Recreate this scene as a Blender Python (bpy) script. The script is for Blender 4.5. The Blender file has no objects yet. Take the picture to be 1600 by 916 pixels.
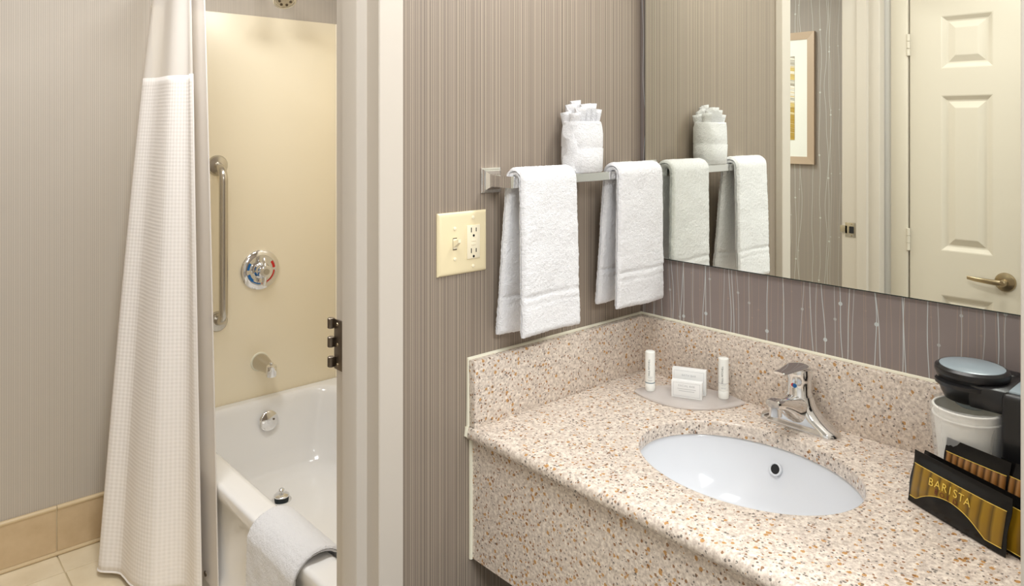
import bpy, bmesh, math, random
from mathutils import Vector, Matrix, noise
random.seed(7)
PI = math.pi
SC = bpy.context.scene
C = SC.collection

# ------------------------------------------------------------------ camera
cam_d = bpy.data.cameras.new('camera'); cam = bpy.data.objects.new('camera', cam_d); C.objects.link(cam)
cam_d.sensor_width = 36.0; cam_d.lens = 1155.5 * 36.0 / 1600.0
cam_d.shift_y = -(458 - 198) / 1600.0
cam_d.clip_start = 0.02
cam.location = (-1.479, -1.162, 1.47)
cam.rotation_euler = (PI / 2, 0, math.radians(48.05 - 90))
SC.camera = cam
# ------------------------------------------------------------------ world and exposure
w = bpy.data.worlds.new('world'); SC.world = w; w.use_nodes = True
w.node_tree.nodes['Background'].inputs[0].default_value = (1, 0.97, 0.93, 1)
w.node_tree.nodes['Background'].inputs[1].default_value = 0.3
SC.view_settings.view_transform = 'Standard'; SC.view_settings.look = 'None'
SC.view_settings.gamma = 1.0; SC.view_settings.use_curve_mapping = False
SC.view_settings.exposure = -0.17
SC.cycles.max_bounces = 10; SC.cycles.diffuse_bounces = 6; SC.cycles.glossy_bounces = 6
SC.cycles.transparent_max_bounces = 12; SC.cycles.sample_clamp_indirect = 6.0
SC.cycles.caustics_reflective = True; SC.cycles.blur_glossy = 0.3; SC.cycles.caustics_refractive = False


def area(name, loc, rot, sx, sy, watt, col):
    d = bpy.data.lights.new(name, 'AREA'); d.shape = 'RECTANGLE'; d.size = sx; d.size_y = sy
    d.energy = watt; d.color = col
    o = bpy.data.objects.new(name, d); C.objects.link(o); o.location = loc; o.rotation_euler = rot
    return o


R = math.radians
area('vanity_lamp', (-0.155, -0.47, 2.12), (0, R(52), 0), 0.12, 0.62, 7.5, (1.0, 0.985, 0.965))
area('bathroom_lamp', (-0.95, 0.85, 2.365), (0, 0, 0), 0.42, 0.42, 18.5, (0.97, 0.985, 1.0))
area('shower_lamp', (-0.25, 0.9, 2.385), (0, 0, 0), 0.30, 0.30, 6.0, (0.97, 0.985, 1.0))
area('room_fill', (-1.25, -2.0, 2.365), (0, 0, 0), 0.9, 0.9, 58.0, (0.94, 0.975, 1.0))  # unseen ceiling lamp added behind the camera as fill
area('hall_lamp', (-1.05, -0.55, 2.375), (0, 0, 0), 0.34, 0.34, 9.0, (0.97, 0.985, 1.0))

# ------------------------------------------------------------------ material helpers


def srgb(r, g, b):
    f = lambda c: (c / 255 / 12.92) if c / 255 <= 0.04045 else ((c / 255 + 0.055) / 1.055) ** 2.4
    return (f(r), f(g), f(b), 1)


MATS = {}


def mat(name, col=(0.8, 0.8, 0.8, 1), rough=0.5, metal=0.0, **kw):
    m = bpy.data.materials.new(name); m.use_nodes = True
    b = m.node_tree.nodes['Principled BSDF']
    b.inputs['Base Color'].default_value = col
    b.inputs['Roughness'].default_value = rough
    b.inputs['Metallic'].default_value = metal
    for k, v in kw.items():
        b.inputs[k].default_value = v
    MATS[name] = m
    return m


class G:
    """tiny expression builder over one material's node tree"""
    def __init__(s, m):
        s.t = m.node_tree; s.n = s.t.nodes; s.b = s.n['Principled BSDF']
        s.xyz = None

    def new(s, kind): return s.n.new(kind)

    def put(s, sock, v):
        if isinstance(v, (int, float)): sock.default_value = v
        elif isinstance(v, tuple): sock.default_value = v
        else: s.t.links.new(v, sock)

    def obj(s):
        if s.xyz is None:
            tc = s.new('ShaderNodeTexCoord'); sp = s.new('ShaderNodeSeparateXYZ')
            s.t.links.new(tc.outputs['Object'], sp.inputs[0]); s.co = tc.outputs['Object']; s.xyz = sp.outputs
        return s.xyz

    def m(s, op, *a, clamp=False):
        n = s.new('ShaderNodeMath'); n.operation = op; n.use_clamp = clamp
        for i, v in enumerate(a): s.put(n.inputs[i], v)
        return n.outputs[0]

    def noise(s, vec=None, w=None, scale=5, detail=2, rough=0.5, dim='3D'):
        n = s.new('ShaderNodeTexNoise'); n.noise_dimensions = dim
        n.inputs['Scale'].default_value = scale; n.inputs['Detail'].default_value = detail
        n.inputs['Roughness'].default_value = rough
        if vec is not None: s.put(n.inputs['Vector'], vec)
        if w is not None: s.put(n.inputs['W'], w)
        return n.outputs[0]

    def white(s, w):
        n = s.new('ShaderNodeTexWhiteNoise'); n.noise_dimensions = '1D'; s.put(n.inputs['W'], w)
        return n.outputs['Value']

    def mix(s, f, a, b, blend='MIX'):
        n = s.new('ShaderNodeMix'); n.data_type = 'RGBA'; n.blend_type = blend
        s.put(n.inputs[0], f); s.put(n.inputs[6], a); s.put(n.inputs[7], b)
        return n.outputs[2]

    def ramp(s, f, stops):
        n = s.new('ShaderNodeValToRGB'); e = n.color_ramp.elements
        while len(e) < len(stops): e.new(0.5)
        for el, (p, c) in zip(e, stops): el.position = p; el.color = c
        s.put(n.inputs[0], f)
        return n.outputs[0]

    def col(s, v): s.put(s.b.inputs['Base Color'], v)

    def bump(s, h, strength=0.3, dist=0.002):
        n = s.new('ShaderNodeBump'); n.inputs['Strength'].default_value = strength
        n.inputs['Distance'].default_value = dist
        s.put(n.inputs['Height'], h); s.t.links.new(n.outputs[0], s.b.inputs['Normal'])


# striped wallpaper (vanity side)
m = mat('striped_paper', rough=0.55); g = G(m); x, y, z = g.obj()
wv = g.m('ADD', x, g.m('MULTIPLY', y, 1.0))
a = g.noise(w=wv, scale=430, detail=2.0, dim='1D')
b2 = g.noise(w=wv, scale=60, detail=1, dim='1D')
v = g.m('ADD', g.m('MULTIPLY', a, 0.94), g.m('MULTIPLY', b2, 0.06))
g.col(g.ramp(v, [(0.30, srgb(80, 70, 62)), (0.41, srgb(124, 112, 101)), (0.50, srgb(150, 137, 123)), (0.58, srgb(142, 129, 116)), (0.70, srgb(188, 174, 154))]))
g.bump(a, 0.15, 0.0006)
# pale fine striped wallpaper (bathroom)
m = mat('pale_striped_paper', rough=0.5); g = G(m); x, y, z = g.obj()
wv = g.m('ADD', x, y)
a = g.m('SINE', g.m('MULTIPLY', wv, 2 * PI / 0.0065))
nz = g.noise(w=wv, scale=150, detail=2, dim='1D')
v = g.m('ADD', g.m('MULTIPLY', a, 0.14), g.m('MULTIPLY_ADD', nz, 0.3, 0.35))
g.col(g.ramp(v, [(0.25, srgb(176, 167, 155)), (0.5, srgb(188, 179, 167)), (0.75, srgb(200, 191, 179))]))
g.bump(a, 0.12, 0.0005)


def dotted_paper(name, ground, l1, l2, l3):
    m = mat(name, rough=0.6); g = G(m); x, y, z = g.obj()
    col = ground

    def layer(freq, seed, width, dot, wob):
        base = g.m('ADD', g.m('MULTIPLY', y, freq), seed * 3.37)
        cell = g.m('FLOOR', base); fr = g.m('FRACT', base)
        rnd = g.white(g.m('ADD', cell, seed * 11.3))
        nz = g.noise(w=g.m('ADD', g.m('MULTIPLY', z, 3.2), g.m('MULTIPLY', rnd, 57.0)), scale=1.0, detail=1.0, dim='1D')
        cx = g.m('ADD', g.m('MULTIPLY_ADD', rnd, 0.4, 0.3), g.m('MULTIPLY', g.m('SUBTRACT', nz, 0.5), wob))
        d = g.m('DIVIDE', g.m('ABSOLUTE', g.m('SUBTRACT', fr, cx)), freq)
        line = g.m('LESS_THAN', d, width)
        keep = g.m('GREATER_THAN', g.white(g.m('ADD', cell, seed * 5.1 + 0.7)), 0.22)
        line = g.m('MULTIPLY', line, keep)
        if dot:
            zz = g.m('ADD', g.m('MULTIPLY', z, 3.6), g.m('MULTIPLY', rnd, 9.0))
            dz = g.m('DIVIDE', g.m('SUBTRACT', g.m('FRACT', zz), 0.5), 3.6)
            rr = g.m('SQRT', g.m('ADD', g.m('MULTIPLY', d, d), g.m('MULTIPLY', dz, dz)))
            dt = g.m('MULTIPLY', g.m('LESS_THAN', rr, dot), keep)
            line = g.m('MAXIMUM', line, dt)
        return line
    col = g.mix(g.m('MULTIPLY', layer(52.0, 1, 0.0006, 0.0020, 0.5), 0.45), col, l3)
    col = g.mix(g.m('MULTIPLY', layer(41.0, 5, 0.0006, 0.0018, 0.6), 0.45), col, l3)
    col = g.mix(g.m('MULTIPLY', layer(27.0, 2, 0.0007, 0.0030, 0.6), 0.75), col, l2)
    col = g.mix(g.m('MULTIPLY', layer(19.0, 3, 0.00075, 0.0040, 0.6), 0.85), col, l1)
    col = g.mix(g.m('MULTIPLY', layer(16.0, 7, 0.0008, 0.0, 0.5), 0.8), col, l1)
    g.col(col)


dotted_paper('dotted_paper', srgb(138, 127, 124), srgb(198, 206, 207), srgb(184, 186, 184), srgb(176, 154, 136))
dotted_paper('dotted_paper_lit', srgb(158, 150, 143), srgb(212, 216, 212), srgb(200, 200, 194), srgb(186, 174, 158))  # same wallpaper with the bathroom light's brightness put into its colours


def granite(name, base, base2):
    m = mat(name, rough=0.22); g = G(m); g.obj(); co = g.co
    n1 = g.noise(co, scale=150, detail=3)
    col = g.ramp(n1, [(0.32, base2), (0.5, base), (0.7, srgb(240, 230, 217))])

    def spots(scale, thr, rad, c, seed):
        v = g.new('ShaderNodeTexVoronoi'); v.inputs['Scale'].default_value = scale
        mp = g.new('ShaderNodeMapping'); mp.inputs['Location'].default_value = (seed, seed * 1.7, seed * 0.3)
        nn = g.new('ShaderNodeTexNoise'); nn.inputs['Scale'].default_value = scale * 2.2
        g.t.links.new(co, nn.inputs['Vector'])
        va = g.new('ShaderNodeVectorMath'); va.operation = 'MULTIPLY_ADD'
        g.t.links.new(nn.outputs['Color'], va.inputs[0]); va.inputs[1].default_value = (0.6 / scale,) * 3
        g.t.links.new(co, va.inputs[2])
        g.t.links.new(va.outputs[0], mp.inputs[0]); g.t.links.new(mp.outputs[0], v.inputs['Vector'])
        sp = g.new('ShaderNodeSeparateColor'); g.t.links.new(v.outputs['Color'], sp.inputs[0])
        on = g.m('GREATER_THAN', sp.outputs[0], thr)
        r = g.m('LESS_THAN', v.outputs['Distance'], g.m('MULTIPLY_ADD', sp.outputs[1], rad * 0.7, rad * 0.5))
        return g.m('MULTIPLY', on, r)
    col = g.mix(g.m('MULTIPLY', spots(300, 0.55, 0.55, None, 1.0), 0.42), col, srgb(170, 152, 142))
    col = g.mix(g.m('MULTIPLY', spots(260, 0.70, 0.5, None, 8.0), 0.55), col, srgb(226, 214, 203))
    col = g.mix(g.m('MULTIPLY', spots(125, 0.84, 0.42, None, 2.0), 0.85), col, srgb(184, 132, 58))
    col = g.mix(g.m('MULTIPLY', spots(180, 0.88, 0.44, None, 3.0), 0.85), col, srgb(134, 86, 34))
    col = g.mix(g.m('MULTIPLY', spots(240, 0.86, 0.5, None, 4.0), 0.8), col, srgb(84, 78, 74))
    g.col(col)


granite('granite', srgb(216, 203, 190), srgb(188, 175, 163))

mat('door_paint', srgb(212, 204, 189), 0.4)
mat('frame_paint', srgb(202, 194, 183), 0.38)
mat('ceiling_white', srgb(240, 237, 230), 0.8)
mat('room_wall', srgb(222, 219, 214), 0.7)
mat('yellow_acrylic', srgb(244, 233, 207), 0.28)
mat('tub_enamel', srgb(236, 235, 233), 0.12)
mat('sink_ceramic', srgb(226, 229, 234), 0.1)
mat('chrome', (0.82, 0.82, 0.82, 1), 0.07, 1.0)
mat('brushed_steel', srgb(200, 195, 185), 0.25, 1.0)
mat('dark_bronze', srgb(122, 112, 100), 0.33, 1.0)
mat('nickel', srgb(176, 160, 132), 0.28, 1.0)
mat('dark_hole', (0.01, 0.01, 0.012, 1), 0.6)
mat('black_plastic', (0.010, 0.010, 0.011, 1), 0.32)
mat('grey_gloss', srgb(150, 164, 172), 0.18)
mat('ivory_plastic', srgb(234, 220, 182), 0.35)
mat('ivory_light', srgb(243, 233, 205), 0.35)
mat('caulk', srgb(232, 228, 208), 0.5)
mat('paper_white', srgb(240, 241, 240), 0.6)
mat('print_grey', srgb(188, 190, 192), 0.6)
mat('print_dark', srgb(70, 74, 80), 0.6)
mat('teal_band', srgb(60, 100, 120), 0.5)
mat('tube_white', srgb(242, 243, 238), 0.35)
mat('cup_white', srgb(236, 234, 226), 0.45)
mat('blue_mark', srgb(20, 105, 175), 0.4)
mat('red_mark', srgb(205, 40, 30), 0.4)
mat('gold_print', srgb(232, 200, 88), 0.45)
mat('red_print', srgb(96, 22, 12), 0.5)
mat('rubber', srgb(24, 36, 40), 0.6)
mat('art_mat', srgb(246, 248, 242), 0.6)
mat('frame_bronze', srgb(198, 178, 158), 0.4, 0.35)
mat('lamp_glass', (1, 1, 1, 1), 0.5, **{'Emission Color': (1, 0.94, 0.86, 1), 'Emission Strength': 1.5})
mat('mirror_edge', srgb(40, 52, 50), 0.2)
# mirror: silver behind faintly tinted glass
mat('mirror_silver', (0.90, 0.92, 0.85, 1), 0.0, 1.0)
# terry towel
m = mat('terry', srgb(240, 240, 242), 0.9); g = G(m); g.obj()
n1 = g.noise(g.co, scale=420, detail=3, rough=0.7); n2 = g.noise(g.co, scale=130, detail=2)
g.bump(g.m('ADD', n1, g.m('MULTIPLY', n2, 0.9)), 0.8, 0.004)
g.b.inputs['Sheen Weight'].default_value = 0.15
# waffle curtain
m = mat('waffle_cloth', srgb(243, 238, 233), 0.85); g = G(m)
uv = g.new('ShaderNodeTexCoord'); sp = g.new('ShaderNodeSeparateXYZ'); g.t.links.new(uv.outputs['UV'], sp.inputs[0])
h = g.m('ADD', g.m('COSINE', g.m('MULTIPLY', sp.outputs[0], 2 * PI / 0.012)), g.m('MULTIPLY', g.m('COSINE', g.m('MULTIPLY', sp.outputs[1], 2 * PI / 0.0125)), 0.6))
g.bump(h, 0.16, 0.0025)
m = mat('sheer_cloth', srgb(238, 232, 224), 0.8, Alpha=0.8)
m = mat('vinyl_liner', srgb(232, 226, 220), 0.35, Alpha=0.86)
m = mat('frosted_acrylic', srgb(232, 226, 222), 0.22, Alpha=0.5)
m = mat('clear_wrap', srgb(245, 247, 248), 0.1, Alpha=0.28)
# floor tile, grout, carpet
m = mat('floor_tile', srgb(230, 216, 186), 0.35); g = G(m); g.obj()
g.col(g.ramp(g.noise(g.co, scale=9, detail=4), [(0.3, srgb(220, 204, 172)), (0.7, srgb(236, 223, 195))]))
m = mat('base_tile', srgb(205, 180, 142), 0.35); g = G(m); g.obj()
g.col(g.ramp(g.noise(g.co, scale=14, detail=4), [(0.3, srgb(196, 170, 133)), (0.7, srgb(212, 188, 152))]))
mat('base_cap', srgb(212, 190, 152), 0.35)
mat('grout', srgb(206, 192, 160), 0.8)
m = mat('carpet', srgb(128, 122, 116), 0.95); g = G(m); g.obj(); g.bump(g.noise(g.co, scale=300), 0.4, 0.004)
# abstract print
m = mat('abstract_print', rough=0.6); g = G(m); x, y, z = g.obj()
s = g.m('ADD', g.m('MULTIPLY', z, 26.0), g.m('MULTIPLY', g.m('SINE', g.m('MULTIPLY', y, 9.0)), 2.2))
st = g.noise(w=s, scale=1.2, detail=3, dim='1D')
c1 = g.ramp(st, [(0.3, srgb(238, 236, 226)), (0.42, srgb(150, 140, 120)), (0.5, srgb(244, 242, 234)), (0.58, srgb(206, 178, 92)), (0.7, srgb(232, 214, 150))])
c2 = g.ramp(st, [(0.3, srgb(212, 186, 100)), (0.5, srgb(178, 144, 56)), (0.62, srgb(238, 226, 180)), (0.75, srgb(160, 128, 60))])
g.col(g.mix(g.m('LESS_THAN', z, -0.04), c1, c2))
# gold packet band
m = mat('gold_foil', rough=0.32); g = G(m)
uv = g.new('ShaderNodeTexCoord'); sp = g.new('ShaderNodeSeparateXYZ'); g.t.links.new(uv.outputs['UV'], sp.inputs[0])
wv = g.m('FRACT', g.m('MULTIPLY', sp.outputs[0], 9.0))
g.col(g.ramp(wv, [(0.0, srgb(84, 62, 10)), (0.25, srgb(150, 116, 24)), (0.7, srgb(138, 104, 20)), (1.0, srgb(92, 68, 12))]))
m = mat('brown_foil', rough=0.32); g = G(m)
uv = g.new('ShaderNodeTexCoord'); sp = g.new('ShaderNodeSeparateXYZ'); g.t.links.new(uv.outputs['UV'], sp.inputs[0])
wv = g.m('FRACT', g.m('MULTIPLY', sp.outputs[0], 9.0))
g.col(g.ramp(wv, [(0.0, srgb(58, 34, 12)), (0.3, srgb(176, 128, 78)), (0.7, srgb(140, 92, 40)), (1.0, srgb(62, 38, 14))]))
mat('black_foil', (0.006, 0.0055, 0.005, 1), 0.25, **{'Specular IOR Level': 0.3})
m = mat('coffee_beans', (0.01, 0.009, 0.008, 1), 0.4); g = G(m); g.obj()
g.bump(g.noise(g.co, scale=220, detail=2), 0.8, 0.003)

# ------------------------------------------------------------------ mesh helpers


def finish(name, bm, mname, parent=None, smooth=True, angle=40):
    bmesh.ops.recalc_face_normals(bm, faces=bm.faces)
    me = bpy.data.meshes.new(name); bm.to_mesh(me); bm.free()
    return wrap(name, me, mname, parent, smooth, angle)


def wrap(name, me, mname, parent=None, smooth=True, angle=40):
    if not me.materials: me.materials.append(MATS[mname])
    if smooth:
        me.shade_smooth(); me.set_sharp_from_angle(angle=R(angle))
    o = bpy.data.objects.new(name, me); C.objects.link(o)
    if parent is not None:
        o.parent = parent
        o.matrix_parent_inverse = parent.matrix_world.inverted() if False else Matrix.Translation(-parent.location)
    return o


def tag(o, label=None, cat=None, group=None, kind=None):
    if label: o['label'] = label
    if cat: o['category'] = cat
    if group: o['group'] = group
    if kind: o['kind'] = kind
    return o


def thing(name, loc, label, cat, group=None):
    o = bpy.data.objects.new(name, None); C.objects.link(o); o.location = loc; o.empty_display_size = 0.05
    return tag(o, label, cat, group)


def struct(o): o['kind'] = 'structure'; return o


def box_bm(bm, x0, x1, y0, y1, z0, z1, bev=0.0, seg=2):
    vs = [bm.verts.new(p) for p in ((x0, y0, z0), (x1, y0, z0), (x1, y1, z0), (x0, y1, z0), (x0, y0, z1), (x1, y0, z1), (x1, y1, z1), (x0, y1, z1))]
    fs = [bm.faces.new([vs[i] for i in q]) for q in ((0, 3, 2, 1), (4, 5, 6, 7), (0, 1, 5, 4), (1, 2, 6, 5), (2, 3, 7, 6), (3, 0, 4, 7))]
    if bev > 0:
        es = list({e for f in fs for e in f.edges})
        bmesh.ops.bevel(bm, geom=es, offset=bev, segments=seg, affect='EDGES', profile=0.5)
    return bm


def box(name, x0, x1, y0, y1, z0, z1, mname, parent=None, bev=0.0, seg=2):
    return finish(name, box_bm(bmesh.new(), x0, x1, y0, y1, z0, z1, bev, seg), mname, parent)


def loft(bm, rings, closed=True, cap0=True, cap1=True):
    R_ = [[bm.verts.new(p) for p in r] for r in rings]
    n = len(R_[0])
    for a, b in zip(R_, R_[1:]):
        for i in range(n if closed else n - 1):
            j = (i + 1) % n
            bm.faces.new((a[i], a[j], b[j], b[i]))
    if cap0: bm.faces.new(R_[0][::-1])
    if cap1: bm.faces.new(R_[-1])
    return R_


def circ(c, u, v, r, n=24, r2=None):
    r2 = r if r2 is None else r2
    return [Vector(c) + Vector(u) * (r * math.cos(2 * PI * i / n)) + Vector(v) * (r2 * math.sin(2 * PI * i / n)) for i in range(n)]


def frame_of(d):
    d = Vector(d).normalized()
    a = Vector((0, 0, 1)) if abs(d.z) < 0.9 else Vector((1, 0, 0))
    u = d.cross(a).normalized(); return u, d.cross(u).normalized()


def lathe(bm, base, axis, prof, n=32, cap0=True, cap1=True):
    axis = Vector(axis).normalized(); u, v = frame_of(axis); base = Vector(base)
    loft(bm, [circ(base + axis * h, u, v, max(r, 1e-4), n) for r, h in prof], True, cap0, cap1)
    return bm


def tube(bm, pts, r, n=12, cap=True):
    pts = [Vector(p) for p in pts]; rings = []; u = None
    for i, p in enumerate(pts):
        d = (pts[min(i + 1, len(pts) - 1)] - pts[max(i - 1, 0)]).normalized()
        if u is None: u, v = frame_of(d)
        else:
            u = (u - d * u.dot(d)).normalized(); v = d.cross(u)
        rr = r[i] if isinstance(r, (list, tuple)) else r
        rings.append(circ(p, u, v, rr, n))
    loft(bm, rings, True, cap, cap)
    return bm


def arc_pts(pts, rad, seg=8):
    """round the inner corners of a polyline"""
    pts = [Vector(p) for p in pts]; out = [pts[0]]
    for a, b, c in zip(pts, pts[1:], pts[2:]):
        p0 = b + (a - b).normalized() * rad; p1 = b + (c - b).normalized() * rad
        for k in range(seg + 1):
            t = k / seg; out.append(p0 * (1 - t) ** 2 + b * 2 * t * (1 - t) + p1 * t * t)
    out.append(pts[-1]); return out


def rrect(x0, x1, y0, y1, r, z, n=8, side=6):
    """rounded rectangle ring with constant point count"""
    out = []
    cs = ((x1 - r, y1 - r, 0), (x0 + r, y1 - r, 90), (x0 + r, y0 + r, 180), (x1 - r, y0 + r, 270))
    for k, (cx, cy, a0) in enumerate(cs):
        for i in range(n + 1):
            a = R(a0 + 90 * i / n); out.append(Vector((cx + r * math.cos(a), cy + r * math.sin(a), z)))
        nx, ny, na = cs[(k + 1) % 4]; e = out[-1]; s = Vector((nx + r * math.cos(R(na)), ny + r * math.sin(R(na)), z))
        for i in range(1, side): out.append(e.lerp(s, i / side))
    return out


def prism(name, poly, z0, z1, mname, parent=None, axis='z'):
    bm = bmesh.new()
    loft(bm, [[Vector((p[0], p[1], z0)) for p in poly], [Vector((p[0], p[1], z1)) for p in poly]])
    return finish(name, bm, mname, parent)


def text(name, s, size, origin, right, up, mname, parent, spacing=1.0, extrude=0.0):
    cu = bpy.data.curves.new(name, 'FONT'); cu.body = s; cu.size = size; cu.align_x = 'CENTER'; cu.align_y = 'CENTER'
    cu.space_character = spacing; cu.extrude = extrude
    t = bpy.data.objects.new(name + '_tmp', cu); C.objects.link(t)
    bpy.context.view_layer.update()
    me = bpy.data.meshes.new_from_object(t.evaluated_get(bpy.context.evaluated_depsgraph_get()))
    bpy.data.objects.remove(t); bpy.data.curves.remove(cu)
    right = Vector(right).normalized(); up = Vector(up).normalized(); nrm = right.cross(up)
    M = Matrix((right, up, nrm)).transposed().to_4x4(); M.translation = Vector(origin)
    me.transform(M); me.name = name; me.materials.clear(); me.materials.append(MATS[mname])
    return wrap(name, me, mname, parent, smooth=False)


# ------------------------------------------------------------------ the setting
H = 2.4
# left wall (towel wall) with the doorway
bm = bmesh.new()
box_bm(bm, -0.765, 0.12, 0, 0.11, 0, H)
box_bm(bm, -1.507, -0.765, 0, 0.11, 2.06, H)
box_bm(bm, -1.66, -1.507, 0, 0.11, 0, H)
wl = struct(finish('wall_left', bm, 'striped_paper'))
wr = struct(box('wall_right', 0, 0.1, -1.07, 0, 0, H, 'dotted_paper'))
wa = struct(box('wall_alcove', -0.59, 0, -1.07, -0.951, 0, H, 'room_wall'))
tr = struct(box('trim_3', -0.602, -0.59, -1.085, -0.9505, 0, H, 'frame_paint', bev=0.002))
# closet wall with the narrow door
DY0, DY1 = -0.492, -0.107       # latch edge, hinge edge
bm = bmesh.new()
box_bm(bm, -1.66, -1.56, DY1 + 0.012, 0, 0, H)
box_bm(bm, -1.66, -1.56, DY0 - 0.008, DY1 + 0.012, 2.05, H)
box_bm(bm, -1.66, -1.56, DY0 - 0.09, DY0 - 0.008, 0, H)
box_bm(bm, -2.7, -1.66, DY0 - 0.09, DY0 + 0.01, 0, H)
struct(finish('wall_closet', bm, 'room_wall'))
# bedroom shell behind the camera
bm = bmesh.new()
box_bm(bm, -2.8, -2.7, -4.1, -0.46, 0, H)
struct(finish('wall_room_left', bm, 'room_wall'))
bm = bmesh.new()
box_bm(bm, -2.7, 1.7, -4.1, -4.0, 0, H)
struct(finish('wall_back', bm, 'room_wall'))
bm = bmesh.new()
box_bm(bm, 1.6, 1.7, -4.0, -1.07, 0, H)
box_bm(bm, 0.1, 1.6, -1.07, -0.97, 0, H)
struct(finish('wall_room_right', bm, 'room_wall'))
struct(box('floor', -2.7, 1.6, -4.0, 0.0, -0.06, 0, 'carpet'))
struct(box('ceiling', -2.8, 1.7, -4.1, 1.9, H, H + 0.08, 'ceiling_white'))
# bathroom shell
YF = 1.775
struct(box('wall_far', -1.9, 0.24, YF, YF + 0.1, 0, H, 'pale_striped_paper'))
struct(box('wall_bathroom_right', 0.14, 0.24, 0.11, YF, 0, H, 'pale_striped_paper'))
struct(box('wall_bathroom_left', -1.86, -1.76, 0.11, YF, 0, H, 'dotted_paper_lit'))
struct(box('wall_bathroom_near', -1.86, -1.66, 0.0, 0.11, 0, H, 'dotted_paper_lit'))
fl = struct(box('floor_bathroom', -1.76, 0.14, 0.0, YF, -0.06, -0.004, 'grout'))
T = 0.305; gap = 0.0035
tile_me = None
for i in range(-3, 2):
    for j in range(-1, 6):
        x0 = -0.945 + (i) * T; x1 = x0 + T
        y1 = 1.64 + 0.305 - j * T; y0 = y1 - T
        x0c, x1c, y0c, y1c = max(x0, -1.758) + gap / 2, min(x1, -0.60) - gap / 2, max(y0, 0.002) + gap / 2, min(y1, YF - 0.012) - gap / 2
        if x1c - x0c < 0.02 or y1c - y0c < 0.02: continue
        box('tile', x0c, x1c, y0c, y1c, -0.02, 0.0, 'floor_tile', fl, bev=0.0012, seg=1)
bb = struct(box('baseboard_far', -1.76, -0.634, YF - 0.007, YF, 0, 0.166, 'grout'))
for i in range(-3, 2):
    x0 = max(-0.945 + i * T, -1.76) + 0.0015; x1 = min(-0.945 + (i + 1) * T, -0.634) - 0.0015
    if x1 - x0 < 0.02: continue
    box('base_tile', x0, x1, YF - 0.0105, YF - 0.006, 0.014, 0.158, 'base_tile', bb, bev=0.001, seg=1)
    bm = bmesh.new(); tube(bm, [(x0, YF - 0.006, 0.162), (x1, YF - 0.006, 0.162)], 0.0085, 10)
    finish('cap_tile', bm, 'base_cap', bb)
bm = bmesh.new(); tube(bm, [(-1.76, YF - 0.008, 0.006), (-0.634, YF - 0.008, 0.006)], 0.008, 8); finish('cove', bm, 'base_cap', bb)

# bathroom door frame
tf = struct(prism('trim_1', [(-0.784, 0.112), (-0.784, 0.072), (-0.7945, 0.072), (-0.7945, 0.023), (-0.7930, 0.021), (-0.774, 0.021), (-0.773, 0.020), (-0.773, -0.020), (-0.771, -0.022), (-0.723, -0.022), (-0.721, -0.020), (-0.721, 0.0), (-0.764, 0.0), (-0.764, 0.110), (-0.700, 0.110), (-0.700, 0.124), (-0.765, 0.124)], 0, 2.045, 'frame_paint'))
tf2 = struct(prism('trim_2', [(-1.490, 0.112), (-1.490, 0.060), (-1.476, 0.058), (-1.476, 0.022), (-1.490, 0.019), (-1.490, -0.020), (-1.492, -0.022), (-1.536, -0.022), (-1.538, 0.0), (-1.506, 0.0), (-1.506, 0.110), (-1.56, 0.110), (-1.56, 0.124), (-1.498, 0.124)], 0, 2.045, 'frame_paint'))
struct(box('trim_4', -1.538, -0.721, -0.022, 0.124, 2.045, 2.10, 'frame_paint'))
# half hinge left on the jamb
hg = box('hinge', -0.7870, -0.7840, 0.076, 0.117, 1.008, 1.103, 'dark_bronze', tf, bev=0.0008)
for k in (1.094, 1.058, 1.020):
    bm = bmesh.new(); lathe(bm, (-0.790, 0.123, k - 0.010), (0, 0, 1), [(0.0055, 0), (0.0068, 0.001), (0.0068, 0.019), (0.0055, 0.020)], 16)
    lathe(bm, (-0.790, 0.123, k + 0.0098), (0, 0, 1), [(0.003, 0), (0.003, 0.0006)], 10)
    finish('knuckle', bm, 'dark_bronze', hg)
for zz in (1.094, 1.056, 1.018):
    bm = bmesh.new(); lathe(bm, (-0.7870, 0.104, zz), (-1, 0, 0), [(0.0034, 0), (0.0028, 0.0012)], 12); finish('screw', bm, 'nickel', hg)
sp_ = box('strike_plate', -1.4905, -1.4882, 0.068, 0.108, 1.035, 1.092, 'brushed_steel', tf2, bev=0.0006)
box('strike_lip', -1.4905, -1.4882, 0.100, 0.128, 1.048, 1.079, 'brushed_steel', sp_, bev=0.0006)
box('latch_hole', -1.4883, -1.4876, 0.074, 0.092, 1.050, 1.077, 'dark_hole', sp_)
for zz in (1.040, 1.087):
    bm = bmesh.new(); lathe(bm, (-1.4882, 0.083, zz), (1, 0, 0), [(0.003, 0), (0.0026, 0.0008)], 10); finish('screw', bm, 'nickel', sp_)

# narrow three-panel door in the closet wall
tc_ = bmesh.new()
box_bm(tc_, -1.574, -1.548, DY1 + 0.006, DY1 + 0.066, 0, 2.10, 0.003)
box_bm(tc_, -1.574, -1.548, DY0 - 0.066, DY0 - 0.004, 0, 2.10, 0.003)
box_bm(tc_, -1.574, -1.548, DY0 - 0.004, DY1 + 0.006, 2.042, 2.10, 0.003)
box_bm(tc_, -1.64, -1.574, DY1 + 0.004, DY1 + 0.011, 0, 2.045)
struct(finish('trim_5', tc_, 'door_paint'))
DX = -1.560
dy0, dy1 = DY0, DY1
pz = [(1.685, 1.880), (1.011, 1.586), (0.28, 0.848)]
py0, py1 = -0.381, -0.213
bm = bmesh.new()


def quad(bm, y0, y1, z0, z1, x=DX):
    vs = [bm.verts.new((x, a, b)) for a, b in ((y0, z0), (y1, z0), (y1, z1), (y0, z1))]; bm.faces.new(vs)


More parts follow.
